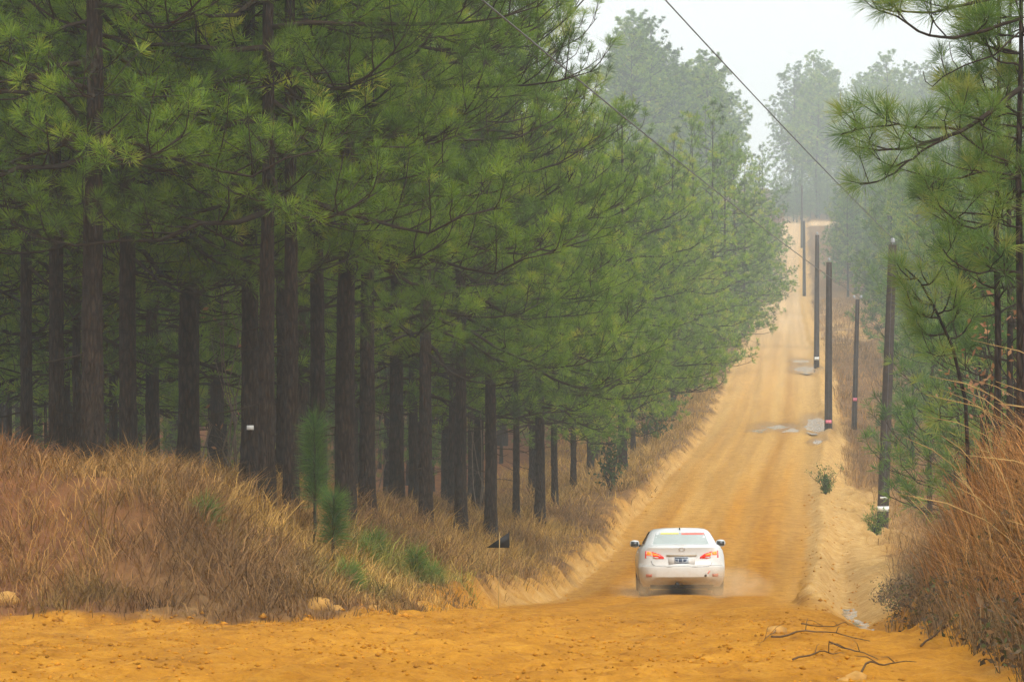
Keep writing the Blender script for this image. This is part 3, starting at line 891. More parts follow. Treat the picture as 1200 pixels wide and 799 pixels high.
custom_pine("pine_tree", [(1197, 540), (1196, 380), (1193, 200), (1196, 60), (1194, -160)], 40.5, 0.052,
    [([(1195, 104), (1165, 128), (1135, 150), (1100, 163), (1065, 174), (1030, 176), (1002, 172)], (40.4, 38.8), 0.030),
     ([(1115, 158), (1088, 172), (1062, 190), (1040, 197)], (39.6, 38.9), 0.016),
     ([(1066, 187), (1045, 204), (1028, 214), (1008, 216)], (39.1, 38.6), 0.011),
     ([(1152, 140), (1126, 136), (1104, 124), (1092, 140)], (39.9, 39.5), 0.014),
     ([(1122, 152), (1090, 148), (1058, 150), (1034, 146), (985, 158)], (39.7, 38.5), 0.014),
     ([(1195, 22), (1150, 38), (1110, 46), (1080, 40), (1052, 22), (1034, 14)], (40.4, 39), 0.022),
     ([(1195, -6), (1150, 2), (1100, 14), (1062, 16), (1030, 10)], (40.4, 39.2), 0.022),
     ([(1194, -40), (1140, -22), (1095, -12), (1050, 0)], (40.4, 39.4), 0.02),
     ([(1194, 208), (1160, 200), (1130, 208), (1098, 210), (1088, 222)], (40.4, 39.2), 0.014),
     ([(1194, 240), (1165, 262), (1135, 268), (1108, 250), (1096, 232)], (40.4, 39.2), 0.014),
     ([(1195, 320), (1165, 318), (1140, 322), (1118, 306), (1105, 292)], (40.4, 39.6), 0.012)],
    "slim dark pine at the right edge reaching one long bough over the road", rand_limbs=36, rand_len=(0.45, 1.05), rand_h=(0.34, 0.98), seed=11,
    bare=[([(1194, 38), (1165, 65), (1130, 77), (1105, 90), (1092, 102), (1084, 96), (1081, 84)], 39.8, 0.010),
          ([(1122, 80), (1116, 72), (1113, 62), (1112, 50)], 39.8, 0.005), ([(1142, 73), (1150, 64), (1152, 58)], 39.8, 0.004)])
custom_pine("pine_tree", [(1168, 530), (1170, 400), (1167, 260), (1170, 120), (1168, -80)], 46, 0.050,
    [([(1167, 345), (1140, 350), (1120, 340), (1108, 325)], (46, 45.2), 0.012),
     ([(1168, 150), (1148, 130), (1140, 105)], (46, 45.5), 0.012)],
    "thin straight pine just left of the slim pine at the right edge", rand_limbs=36, rand_len=(0.5, 1.2), rand_h=(0.30, 0.98), seed=12)
custom_pine("pine_sapling", [(1140, 535), (1132, 470), (1116, 405), (1095, 360), (1078, 330), (1058, 312)], 43, 0.026,
    [([(1118, 415), (1100, 418), (1086, 412)], (43, 42.8), 0.006), ([(1098, 365), (1082, 372), (1072, 366)], (43, 42.8), 0.006),
     ([(1108, 385), (1120, 372), (1126, 358)], (43, 43.2), 0.006), ([(1134, 480), (1115, 492), (1096, 494)], (43, 42.6), 0.005)],
    "spindly pine sapling leaning left over the right bank", seed=13, S=dict(NEAR, sec_gap=0.2, tert_gap=9, twig3=False), r1=0.25, tint0=0.72, rand_limbs=7, rand_len=(0.2, 0.4), rand_h=(0.45, 0.98))
custom_pine("pine_tree", [(1183, 535), (1184, 380), (1181, 200), (1184, -60)], 58, 0.06, [],
    "pine half hidden between the two slim trunks at the right edge", rand_limbs=24, rand_len=(0.6, 1.5), rand_h=(0.25, 0.98), seed=14)
for i, (px, d, s) in enumerate([(1120, 92, 1.15), (1158, 84, 1.2), (1190, 78, 1.25), (1090, 128, 1.3), (1140, 118, 1.3), (1185, 105, 1.3), (1110, 150, 1.4), (1165, 140, 1.4), (1070, 165, 1.2), (1215, 92, 1.3), (1150, 68, 0.8), (1192, 66, 0.9)]):
    x = (px - 600) / FPX * d
    put_tree("young_pine_tree", YMID[i % 2], x, d, "leafy young pine behind the grassy right bank", "young pines behind the right bank", s, i * 1.3)

# ------------------------------------------------------------------ bottlebrush saplings, seedlings
def bottlebrush(px, py, d, h, seed, label, group=None, name="pine_sapling"):
    rng = np.random.default_rng(seed)
    b = P(px, py, d); z = ground_z(b[0], d)
    root = empty(name, (b[0], d, z)); tag(root, label, "sapling", group)
    n = 10; zz = np.linspace(-0.1, h * 0.88, n)
    pts = np.column_stack([np.cumsum(rng.normal(0, 0.008, (n, 2)), 0), zz])
    link("stem", tubes_mesh("stem", [(pts, np.linspace(0.028, 0.014, n), 7)]), M_TWIG, root)
    k = int(14 * h) + 6
    hh = np.linspace(0.35 * h if h > 1 else 0.02, h * 0.9, k)
    pos = np.column_stack([np.interp(hh, zz, pts[:, 0]), np.interp(hh, zz, pts[:, 1]), hh])
    dr = np.tile([0, 0, 1.0], (k, 1)) + rng.normal(0, 0.25, (k, 3)); dr /= np.linalg.norm(dr, axis=1)[:, None]
    V, T = needles(rng, pos, dr, 60, 0.34, 0.006, (0.3, 1.5), np.clip(0.55 + rng.normal(0, 0.12, k), 0, 0.95), droop=0.35)
    link("crown", needle_mesh("crown", V, T), M_NEEDLE_Y, root)
bottlebrush(368, 575, 55.5, 2.1, 1, "tall green bottlebrush pine sapling in the grass before the wood")
bottlebrush(389, 590, 54.5, 1.15, 2, "short fluffy pine sapling right beside the tall bottlebrush sapling")
for i, (px, py, d, h) in enumerate([(410, 640, 52, 0.4), (440, 588, 58, 0.45), (486, 612, 58, 0.5), (505, 615, 58.5, 0.3), (428, 592, 57, 0.35), (405, 655, 51, 0.3), (240, 640, 50, 0.25)]):
    bottlebrush(px, py, d, h, 20 + i, "bright green grassy pine seedling low in the brown grass", "green pine seedlings in the left grass", "pine_seedling")

# ------------------------------------------------------------------ bushes and bare saplings
def bush(name, px, d, h, w, nstem, leaf, seed, label, mat, leafsize=0.06, group=None, cat="bush", stem_mat=None, nleaf=40):
    rng = np.random.default_rng(seed)
    x = (px - 600) / FPX * d; z = ground_z(x, d)
    root = empty(name, (x, d, z)); tag(root, label, cat, group)
    tubes = []; lp = []
    for i in range(nstem):
        az = rng.uniform(0, 6.28); L = h * rng.uniform(0.6, 1.05)
        out = w * rng.uniform(0.1, 1.0)
        n = 6; s = np.linspace(0, 1, n)
        pts = np.column_stack([math.cos(az) * out * s ** 1.3, math.sin(az) * out * s ** 1.3, L * s - 0.05])
        pts[1:] += rng.normal(0, 0.03 * h, (n - 1, 3))
        tubes.append((pts, np.linspace(0.007 + 0.003 * h, 0.003, n), 4))
        for j in range(5):
            a = rng.integers(1, n); q = pts[a]
            tip = q + sph(rng.uniform(0, 6.28), rng.uniform(0, 1.0)) * rng.uniform(0.12, 0.3) * h
            tubes.append((np.array([q, (q + tip) / 2 + rng.normal(0, 0.02, 3), tip]), np.array([0.004, 0.003, 0.002]), 3))
            for m in range(max(0, nleaf // 5)):
                lp.append(q + (tip - q) * rng.uniform(0.1, 1.1) + rng.normal(0, 0.05 * h, 3))
    st = link("stems", tubes_mesh("stems", tubes), stem_mat or M_TWIG, root); st["kind"] = "stuff"
    if leaf and lp:
        lp = np.array(lp); n = len(lp)
        a = rng.normal(size=(n, 3)); a /= np.linalg.norm(a, axis=1)[:, None]
        b = np.cross(a, rng.normal(size=(n, 3))); b /= np.linalg.norm(b, axis=1)[:, None]
        sz = leafsize * rng.uniform(0.6, 1.3, n)[:, None]
        V = np.stack([lp - a * sz, lp + b * sz * 0.5, lp + a * sz, lp - b * sz * 0.5], 1).reshape(-1, 3)
        T = np.repeat(np.clip(rng.normal(0.5, 0.2, n), 0, 1), 4)
        link("foliage", raw_mesh("foliage", V, np.arange(4 * n).reshape(-1, 4), {"tint": T}), mat, root)
bush("evergreen_bush", 768, 168, 3.0, 1.3, 16, True, 1, "dark evergreen bush under the pines just left of the road", M_LEAF, 0.10, nleaf=60)
bush("evergreen_bush", 716, 124, 2.6, 1.0, 14, True, 2, "loose evergreen bush left of the white-tagged roadside pine", M_LEAF, 0.08, nleaf=45)
bush("evergreen_bush", 968, 127, 0.8, 0.55, 26, True, 3, "small green bush on the sand right of the road ahead of the car", M_NEEDLE_Y, 0.028, nleaf=60)
bush("evergreen_bush", 1026, 112, 0.8, 0.5, 26, True, 4, "small green bush at the foot of the nearest utility pole", M_NEEDLE_Y, 0.028, nleaf=60)
bush("bare_bush", 98, 53.5, 1.5, 0.8, 10, False, 5, "bare twiggy bush in front of the thick near-black pine trunk", None)
bush("withered_sapling", 757, 165, 3.2, 0.7, 8, True, 6, "sapling with withered brown leaves beside the evergreen bush", M_DEADLEAF, 0.09, cat="sapling", nleaf=20)
bush("withered_sapling", 277, 66, 3.6, 0.5, 5, True, 7, "thin sapling with a few withered leaves behind the white-tagged pine", M_DEADLEAF, 0.07, cat="sapling", nleaf=6, stem_mat=M_PALE)
bush("withered_sapling", 1160, 50, 2.6, 0.45, 8, True, 8, "russet-leaved sapling between the slim pines on the right bank", M_DEADLEAF, 0.05, cat="sapling", nleaf=34)
bush("withered_sapling", 909, 575, 6.5, 1.6, 10, True, 9, "reddish leafless-looking tree beside the top of the far road", M_DEADLEAF, 0.35, cat="sapling", nleaf=30)
for i, (px, d, h) in enumerate([(248, 90, 5.5), (279, 70, 5.0), (436, 95, 5.0), (388, 84, 4.0), (560, 100, 4.5), (860, 330, 9.0), (880, 380, 9.0), (1085, 120, 3.0)]):
    bush("bare_sapling", px, d, h, 0.5 + 0.1 * h, 3, False, 30 + i, "pale bare sapling standing among the dark pines", None, group="pale bare saplings among the pines", cat="sapling", stem_mat=M_PALE)

# small white tags nailed to three of the pines
def trunk_tag(px, py, d, w, h, root):
    c = P(px, py, d)
    V = np.array([[-w, 0, -h], [w, 0, -h], [w, 0, h], [-w, 0, h], [-w, 0.012, -h], [w, 0.012, -h], [w, 0.012, h], [-w, 0.012, h]]) * [0.5, 1, 0.5]
    F = np.array([[0, 1, 2, 3], [5, 4, 7, 6], [4, 0, 3, 7], [1, 5, 6, 2], [3, 2, 6, 7], [4, 5, 1, 0]])
    o = link("tag", raw_mesh("tag", V, F), M_TAG, root)
    root_m = root.matrix_basis
    o.matrix_basis = root_m.inverted() @ __import__("mathutils").Matrix.Translation(Vector(c))
trunk_tag(293, 501, 61 - 0.195, 0.11, 0.07, front_roots[293])
trunk_tag(731, 567, 137 - 0.26, 0.2, 0.11, front_roots[730])
trunk_tag(789, 508, 190 - 0.24, 0.2, 0.12, front_roots[789])

# ------------------------------------------------------------------ grass
def blades(name, x, d, hgt, col, wid, lean, seed, outward=None):
    rng = np.random.default_rng(seed); n = len(x)
    z = terrain(x, d)[0]
    az = rng.uniform(0, 6.28, n) if outward is None else outward + rng.normal(0, 0.5, n)
    ln = lean * rng.uniform(0.25, 1.3, n)
    dirx, diry = np.cos(az), np.sin(az)
    fa = rng.uniform(0, 3.14, n)
    sx, sy = np.cos(fa) * wid * 0.5, np.sin(fa) * wid * 0.5
    V = np.empty((n, 5, 3))
    mx, my, mz = x + dirx * ln * hgt * 0.35, d + diry * ln * hgt * 0.35, z + hgt * 0.55
    V[:, 0] = np.column_stack([x - sx, d - sy, z - 0.03]); V[:, 1] = np.column_stack([x + sx, d + sy, z - 0.03])
    V[:, 2] = np.column_stack([mx - sx * 0.8, my - sy * 0.8, mz]); V[:, 3] = np.column_stack([mx + sx * 0.8, my + sy * 0.8, mz])
    V[:, 4] = np.column_stack([x + dirx * ln * hgt, d + diry * ln * hgt, z + hgt * (1 - 0.25 * ln)])
    i = np.arange(n)[:, None] * 5
    F = np.concatenate([i + [0, 1, 3], i + [0, 3, 2], i + [2, 3, 4]], 0)
    C = np.repeat(col, 5, 0)
    return V.reshape(-1, 3), F, C

GOLD = np.array([0.66, 0.40, 0.09]); TAN = np.array([0.43, 0.25, 0.08]); BROWN = np.array([0.20, 0.105, 0.045])
RUST = np.array([0.30, 0.11, 0.032]); GREY = np.array([0.19, 0.15, 0.10]); OLIVE = np.array([0.13, 0.14, 0.03])

def clumped(rng, n, per, xr, dr, spread):
    m = n // per
    cx = rng.uniform(*xr, m); cd = rng.uniform(*dr, m)
    cx = np.repeat(cx, per); cd = np.repeat(cd, per)
    ox = rng.normal(0, spread, m * per); od = rng.normal(0, spread, m * per)
    return cx, cd, ox, od

def grass_field(name, label, sets):
    Vs = []; Fs = []; Cs = []; off = 0
    for V, F, C in sets:
        Vs.append(V); Fs.append(F + off); Cs.append(C); off += len(V)
    me = raw_mesh(name, np.concatenate(Vs), np.concatenate(Fs), {"col": np.concatenate(Cs)})
    tag(link(name, me, M_GRASS), label, "grass", None, "stuff")

def mixcol(w, *cols):
    w = np.array(w); w = w / w.sum(0)
    return sum(w[i][:, None] * cols[i] for i in range(len(cols)))

def left_set(n, per, xr, dr, seed, hmul=1.0, wid=0.011):
    rng = np.random.default_rng(seed)
    cx, cd, ox, od = clumped(rng, n, per, xr, dr, 0.13)
    if dr[0] >= 60:
        cx = cx + road_x(cd)
    x = cx + ox; d = cd + od
    h, t, eL, eR, rb, tb, f1, f2, wet = terrain(x, d)
    nz = fbm(x * 0.45, d * 0.35, 201, 3); nz2 = fbm(x * 1.3, d * 1.0, 202, 3); nz3 = fbm(x * 0.8 + 40, d * 0.6, 203, 3)
    ridge = np.exp(-((x + 7.8) / 2.2) ** 2) * (d < 58) * (d > 46)
    keep = (rng.uniform(size=len(x)) > 0.6 * ridge) & (eL > 0.05 + (0.12 + 0.5 * (f1 - 0.4)) * sstep(50, 60, d) + 0.9 * (nz2 - 0.5)) & (rng.uniform(size=len(x)) < -0.1 + 1.7 * nz2)
    green = np.zeros(len(x))
    for gx, gy, gd in ((440, 588, 58), (488, 612, 58), (408, 645, 52), (560, 640, 60)):
        gp = P(gx, gy, gd); green = np.maximum(green, np.exp(-((x - gp[0]) / 0.35) ** 2 - ((d - gd) / 1.2) ** 2))
    gold = np.clip(sstep(0.36, 0.56, nz) + 0.6 * sstep(110, 150, d), 0, 1) * (1 - 0.8 * ridge)
    w = [0.05 + 1.3 * gold, 0.5 + 0 * x, 0.9 * (1 - gold), 0.2 + 2.5 * ridge + 0.9 * sstep(0.5, 0.65, nz3) * (1 - gold), 0.25 + 0 * x, 1.2 * sstep(0.6, 0.75, nz3), 5.0 * green]
    col = mixcol(w, GOLD, TAN, BROWN, RUST * 0.9, GREY, OLIVE, np.array([0.15, 0.25, 0.03])) * (rng.uniform(0.6, 1.4, len(x)) * np.repeat(rng.uniform(0.35, 1.15, len(x) // per), per))[:, None]
    hg = hmul * (0.14 + 0.46 * nz2) * rng.uniform(0.5, 1.25, len(x)) * (1 - 0.35 * ridge)
    hg *= np.repeat(rng.uniform(0.45, 1.5, len(x) // per), per)
    hg *= sstep(0.1, 1.3, eL) * 0.6 + 0.4
    out = np.arctan2(od, ox)
    k = keep
    return blades(name, x[k], d[k], hg[k], col[k], wid * (0.7 + 0.6 * rng.uniform(size=k.sum())), 1.3, seed + 1, out[k])

name = "dry_grass"
grass_field("dry_grass", "dry golden and brown grass covering the left bank before the wood", [
    left_set(90000, 16, (-10.5, 1.5), (45.8, 60), 301),
    left_set(16000, 14, (-12, 1.0), (59, 60.01), 303) if False else left_set(14000, 14, (-14, -4), (60, 84), 303),
    left_set(52000, 14, (-8.0, -2.7), (60, 110), 305, 1.0, 0.011),
    left_set(34000, 14, (-9.0, -2.7), (110, 230), 307, 1.15, 0.018),
])

def right_set(n, per, tr, dr, seed, hmul, wid, palette, rbmin, lean=0.6, spread=0.10):
    rng = np.random.default_rng(seed)
    cx, cd, ox, od = clumped(rng, n, per, tr, dr, spread)
    x = cx + road_x(cd) + ox; d = cd + od
    h, t, eL, eR, rb, tb, f1, f2, wet = terrain(x, d)
    nz = fbm(x * 0.8, d * 0.5, 211, 3); nz2 = fbm(x * 1.7, d * 1.2, 212, 3)
    keep = (rb > np.maximum(0.04, rbmin + 0.5 * (nz2 - 0.5))) & (rng.uniform(size=len(x)) < 0.35 + 1.1 * nz)
    sand = np.exp(-((t - 4.2) / 1.5) ** 2) * sstep(97, 110, d) * sstep(148, 138, d)
    keep &= rng.uniform(size=len(x)) > 1.1 * sand
    cl = lambda a, b: np.repeat(rng.uniform(a, b, len(x) // per), per)
    col = palette(x, d, nz, nz2, rng) * (rng.uniform(0.5, 1.4, len(x)) * cl(0.4, 1.35))[:, None]
    hg = cl(0.55, 1.35) * hmul * (0.45 + 0.8 * nz) * rng.uniform(0.45, 1.2, len(x))
    out = np.arctan2(od, ox); k = keep
    return blades(name, x[k], d[k], hg[k], col[k], wid * rng.uniform(0.6, 1.3, k.sum()), lean, seed + 1, out[k])

pal_near = lambda x, d, a, b, r: mixcol([0.35 * b + 0.1, 1.3 * sstep(0.3, 0.55, a) + 0.3, 0.25 + 0 * a, 0.7 * (1 - a) + 0.2, 0.25 * b], GOLD * 0.9, RUST * 1.15, TAN, BROWN, OLIVE)
pal_dark = lambda x, d, a, b, r: mixcol([0.2 * b, 0.15 + 0 * a, 0.4 + 0 * a, 0.9 + 0 * a, 0.35 * a], GOLD, RUST, BROWN, GREY * 0.8, OLIVE)
pal_low = lambda x, d, a, b, r: mixcol([0.25 * b + 0.1, 0.7 + 0 * a, 0.9 * (1 - a) + 0.2, 0.3 + 0 * a, 0.35 * a], GOLD, TAN, BROWN, RUST * 0.8, GREY)
grass_field("tall_grass", "tall rusty and golden broom grass on the near right bank", [
    right_set(44000, 22, (3.2, 7.0), (19, 46), 401, 0.82, 0.0075, pal_near, 0.22, 0.95),
    right_set(30000, 12, (2.7, 5.0), (18, 48), 409, 0.42, 0.007, pal_dark, 0.02, 0.8),
    right_set(34000, 16, (3.0, 7.5), (42, 84), 403, 0.6, 0.009, pal_dark, 0.25, 0.8),
])
grass_field("low_grass", "low tan grass on the flat ground around the utility poles", [
    right_set(42000, 14, (3.2, 16), (84, 200), 405, 0.6, 0.016, pal_low, 0.4, 0.7, 0.16),
    right_set(24000, 14, (3.2, 18), (200, 430), 407, 0.85, 0.032, pal_low, 0.4, 0.7, 0.25),
])

# long bent grass stalks with seed heads, standing out of the right bank
def stalks(seed, n):
    rng = np.random.default_rng(seed); tubes = []
    for i in range(n):
        d = rng.uniform(24, 44); t = rng.uniform(4.0, 6.6); x = float(road_x(d)) + t
        z = ground_z(x, d); h = rng.uniform(0.9, 1.6); az = rng.uniform(2.2, 4.2); k = rng.uniform(0.2, 0.9)
        s = np.linspace(0, 1, 7)
        pts = np.column_stack([x + math.cos(az) * k * h * s ** 2.2, d + math.sin(az) * k * h * s ** 2.2, z + h * (s - 0.35 * k * s ** 3)])
        tubes.append((pts, np.array([0.003, 0.0028, 0.0025, 0.002, 0.003, 0.004, 0.0015]), 4))
    return tubes_mesh("grass_stalks", tubes)
tag(link("grass_stalks", stalks(5, 90), simple_mat("straw", (0.42, 0.27, 0.10), 0.8, 0.1, var=0.3, scale=3)), "thin bent straw stalks rising out of the right bank", "grass", None, "stuff")

def undergrowth(seed, n):
    rng = np.random.default_rng(seed)
    cx = rng.uniform(2.6, 6.2, n // 30); cd = rng.uniform(20, 78, n // 30); hh = rng.uniform(0.12, 0.55, n // 30)
    cx, cd, hh = (np.repeat(q, 30) for q in (cx, cd, hh))
    x = cx + road_x(cd) + rng.normal(0, 0.14, len(cx)); d = cd + rng.normal(0, 0.14, len(cx))
    T = terrain(x, d); k = T[4] > 0.03
    x, d, z, hh = x[k], d[k], T[0][k] + hh[k] * rng.uniform(0, 1, k.sum()) ** 0.8, hh[k]; n = len(x)
    c = np.column_stack([x, d, z]); a = rng.normal(size=(n, 3)); a /= np.linalg.norm(a, axis=1)[:, None]
    b = np.cross(a, rng.normal(size=(n, 3))); b /= np.linalg.norm(b, axis=1)[:, None]
    sz = rng.uniform(0.012, 0.034, n)[:, None]
    V = np.stack([c - a * sz, c + b * sz * 0.5, c + a * sz, c - b * sz * 0.5], 1).reshape(-1, 3)
    pal = np.array([[0.10, 0.075, 0.045], [0.16, 0.10, 0.05], [0.075, 0.085, 0.028], [0.22, 0.13, 0.06], [0.07, 0.05, 0.035]])
    C = np.repeat(pal[rng.integers(0, 5, n)] * rng.uniform(0.6, 1.4, n)[:, None], 4, 0)
    return raw_mesh("undergrowth", V, np.arange(4 * n).reshape(-1, 4), {"col": C})
tag(link("undergrowth", undergrowth(3, 60000), M_GRASS), "dull brown and grey-green undergrowth at the foot of the right bank", "undergrowth", None, "stuff")

# ------------------------------------------------------------------ clods, stones, sticks
def blob(seed, flat=0.7, sub=2, amp=0.35):
    bm = bmesh.new(); bmesh.ops.create_icosphere(bm, subdivisions=sub, radius=1.0)
    co = np.array([v.co[:] for v in bm.verts])
    n = fbm(co[:, 0] * 1.3 + seed * 5, co[:, 1] * 1.3 + co[:, 2] * 2.1, seed, 3)
    co = co * (1 + amp * (n - 0.5) * 2)[:, None] * [1, 1, flat]
    F = np.array([[v.index for v in f.verts] for f in bm.faces]); bm.free()
    return co, F

def clods(n, seed, xr, dr, size, cond):
    rng = np.random.default_rng(seed)
    x = rng.uniform(*xr, n); d = rng.uniform(*dr, n)
    T = terrain(x, d); k = cond(T, rng, x, d); x, d, z = x[k], d[k], T[0][k]; n = len(x)
    base = np.array([[1, 0, 0], [-1, 0, 0], [0, 1, 0], [0, -1, 0], [0, 0, 1], [0, 0, -0.6]], float)
    F0 = np.array([[0, 2, 4], [2, 1, 4], [1, 3, 4], [3, 0, 4], [2, 0, 5], [1, 2, 5], [3, 1, 5], [0, 3, 5]])
    r = size * np.minimum(rng.lognormal(0, 0.5, n), 3.0)
    V = base[None] * (r[:, None] * rng.uniform(0.6, 1.4, (n, 6)))[:, :, None]
    V[:, :, 2] *= 0.7
    a = rng.uniform(0, 6.28, n); ca, sa = np.cos(a)[:, None], np.sin(a)[:, None]
    X = V[:, :, 0] * ca - V[:, :, 1] * sa; Y = V[:, :, 0] * sa + V[:, :, 1] * ca
    V = np.stack([X + x[:, None], Y + d[:, None], V[:, :, 2] + z[:, None] + 0.2 * r[:, None]], -1)
    F = (F0[None] + np.arange(n)[:, None, None] * 6).reshape(-1, 3)
    return V.reshape(-1, 3), F
M_CLOD = simple_mat("clay_clod", (0.40, 0.17, 0.015), 0.95, 0.1, var=0.5, scale=2.0, coord='Object')
V1, F1 = clods(42000, 1, (-7, 5), (19, 47), 0.0085, lambda T, r, x, d: (T[2] < 0.1) & (T[3] < 0.6) & (fbm(x * 0.8, d * 0.5, 91, 3) + r.uniform(-0.25, 0.25, len(x)) > 0.5))
V2, F2 = clods(1500, 2, (-9, 3), (44.2, 47.0), 0.02, lambda T, r, x, d: (np.abs(T[2]) < 0.5))
V3, F3 = clods(1600, 3, (4, 12), (58, 130), 0.022, lambda T, r, x, d: (T[3] > 0.0) & (T[3] < 1.4))
V4, F4 = clods(1500, 4, (-3, 9), (50, 150), 0.022, lambda T, r, x, d: (T[2] > -0.25) & (T[2] < 0.6))
me = raw_mesh("clay_clods", np.concatenate([V1, V2, V3, V4]), np.concatenate([F1, F2 + len(V1), F3 + len(V1) + len(V2), F4 + len(V1) + len(V2) + len(V3)]))
tag(link("clay_clods", me, M_CLOD), "crumbs and clods of orange clay scattered over the road", "clay", None, "stuff")

M_ROCK = simple_mat("sandstone", (0.40, 0.215, 0.055), 0.9, 0.15, var=0.3, scale=7, bump=0.6)
ROCKS = [(374, 712, 46.8, 0.17, "largest yellow lump of clay at the foot of the left bank"),
         (394, 716, 46.6, 0.09, "small yellow lump right of the largest one below the left bank"),
         (437, 717, 46.4, 0.08, "rounded lump near the corner where the left bank ends"),
         (122, 581, 51, 0.09, "pale scrap lying on the red straw mound"),
         (1003, 788, 22.0, 0.075, "yellow stone at the bottom right beside the dry sticks"),
         (911, 735, 33, 0.085, "dark clod sitting alone on the orange clay behind the car"),
         (990, 800, 21.5, 0.05, "small stone left of the yellow stone at the bottom right"),
         (8, 703, 46.8, 0.16, "pale clay lump at the far left foot of the bank")]
for i, (px, py, d, r, lab) in enumerate(ROCKS):
    co, F = blob(i + 3, 0.65)
    x = (px - 600) / FPX * d
    o = link("stone", raw_mesh("stone", co * r, F, smooth=True), M_ROCK, None, (x, d, ground_z(x, d) + r * 0.08))
    o.rotation_euler = (0, 0, i * 1.1); tag(o, lab, "stone")

M_STICK = simple_mat('dry_stick', (0.11, 0.065, 0.034), 0.9, 0.1, var=0.4, scale=9)
STICKS = [([(905, 752), (940, 745), (985, 748), (1020, 756)], 29, 0.012, "long dry stick lying furthest from the camera in the debris"),
          ([(930, 778), (965, 770), (990, 772)], 25, 0.009, "forked dry stick in the middle of the debris by the right bank"),
          ([(972, 757), (1000, 768), (1030, 775)], 27, 0.010, "crooked stick slanting down to the right in the debris"),
          ([(1010, 796), (1040, 784), (1075, 780)], 22.5, 0.010, "dark stick nearest the camera at the foot of the right bank"),
          ([(910, 742), (900, 750), (890, 762)], 30, 0.006, "short thin stick at the left end of the debris"),
          ([(1080, 760), (1110, 740), (1140, 728)], 25, 0.012, "pale stick leaning up against the right bank"),
          ([(940, 735), (975, 738), (1000, 730)], 33, 0.009, "thin stick just below the ditch puddle")]
for i, (pl, d0, r, lab) in enumerate(STICKS):
    rng = np.random.default_rng(60 + i); pts = []
    n = 12; u = np.linspace(0, 1, len(pl)); s = np.linspace(0, 1, n)
    for px, py in zip(np.interp(s, u, [p[0] for p in pl]), np.interp(s, u, [p[1] for p in pl])):
        # where that bearing meets the ground
        da = np.arange(max(18, d0 - 8), d0 + 25, 0.25)
        hit = np.nonzero((300 - py) / FPX * da < terrain((px - 600) / FPX * da, da)[0])[0]
        d = float(da[hit[0]]) if len(hit) else d0
        x = (px - 600) / FPX * d
        pts.append((x, d, ground_z(x, d) + r + 0.02 * rng.uniform(0, 1)))
    pts = np.array(pts); pts[1:-1] = (pts[:-2] + pts[1:-1] * 2 + pts[2:]) / 4
    r = r * 0.75
    tb = [(pts, np.linspace(r, r * 0.35, n), 6)]
    for j in (4, 7):
        e = pts[j] + np.array([rng.uniform(-0.25, 0.25), rng.uniform(-0.3, 0.3), rng.uniform(0.03, 0.12)])
        tb.append((np.array([pts[j], (pts[j] + e) / 2 + [0, 0, 0.02], e]), np.array([r * 0.5, r * 0.4, r * 0.2]), 4))
    o = link("stick", tubes_mesh("stick", tb), M_STICK); tag(o, lab, "stick", "dry sticks by the right bank")

# ------------------------------------------------------------------ utility poles and wires
def pole(px_b, py_b, d, h, r, px_t, label, tags=(), insul=1, gw=True):
    b = P(px_b, py_b, d); z = ground_z(b[0], d)
    topz = P(0, py_b, d)[2] + h
    lean = (px_t - px_b) / FPX * d
    root = empty("utility_pole", (b[0], d, z)); tag(root, label, "pole", "utility poles along the right of the road")
    H = topz - z; n = 10; s = np.linspace(0, 1, n)
    at = lambda q: np.array([lean * q, 0, -0.3 + (H + 0.3) * q])
    link("shaft", tubes_mesh("shaft", [(np.array([at(q) for q in s]), r * (1.15 - 0.35 * s), 14)]), M_POLE, root)
    top = at(1.0)
    for k in range(insul):
        o = np.array([(k - (insul - 1) / 2) * 0.35, 0, 0])
        pin = link("insulator_pin", tubes_mesh("insulator_pin", [(np.array([top + o * 0.3 - [0, 0, 0.05], top + o + [0, 0, 0.09]]), [0.015, 0.012], 6)]), M_STEEL, root)
        prof = np.array([[0, 0, 0.06], [0, 0, 0.09], [0, 0, 0.12], [0, 0, 0.15], [0, 0, 0.19], [0, 0, 0.21]])
        link("insulator", tubes_mesh("insulator", [(top + o + prof, [0.05, 0.085, 0.055, 0.075, 0.05, 0.02], 12)]), M_PORC, root)
    for frac_y, w, hh, m in tags:
        q = (topz - P(0, frac_y, d)[2]); q = 1 - q / (H + 0.3)
        c = at(q); rr = r * (1.15 - 0.35 * q) + 0.006
        th = np.linspace(math.pi * 1.5 - w, math.pi * 1.5 + w, 9)
        V = np.concatenate([np.column_stack([c[0] + np.cos(th) * a, np.sin(th) * a, np.full(9, c[2] + zz)]) for a in (rr, rr - 0.012) for zz in (-hh / 2, hh / 2)])
        F = []
        for k in range(8):
            F += [[k, k + 1, 9 + k + 1, 9 + k], [18 + k + 1, 18 + k, 27 + k, 27 + k + 1], [9 + k, 9 + k + 1, 27 + k + 1, 27 + k], [k + 1, k, 18 + k, 18 + k + 1]]
        link("tag", raw_mesh("tag", V, np.array(F)), m, root)
    if gw:
        off = np.array([0, -1, 0])
        link("ground_wire", tubes_mesh("ground_wire", [(np.array([at(q) + off * (r * (1.15 - 0.35 * q) + 0.004) + [r * 0.5 * 0, 0, 0] for q in np.linspace(0.02, 0.99, 8)]), 0.006, 4)]), M_WIRE, root)
    return np.array([b[0], d, z]) + top + [0, 0, 0.20]
T1 = pole(1034, 632, 118, 9.05, 0.16, 1046, "nearest and thickest utility pole with a white band near its foot", [(596, 1.5, 0.16, M_TAG), (583, 0.7, 0.06, M_TAG)])
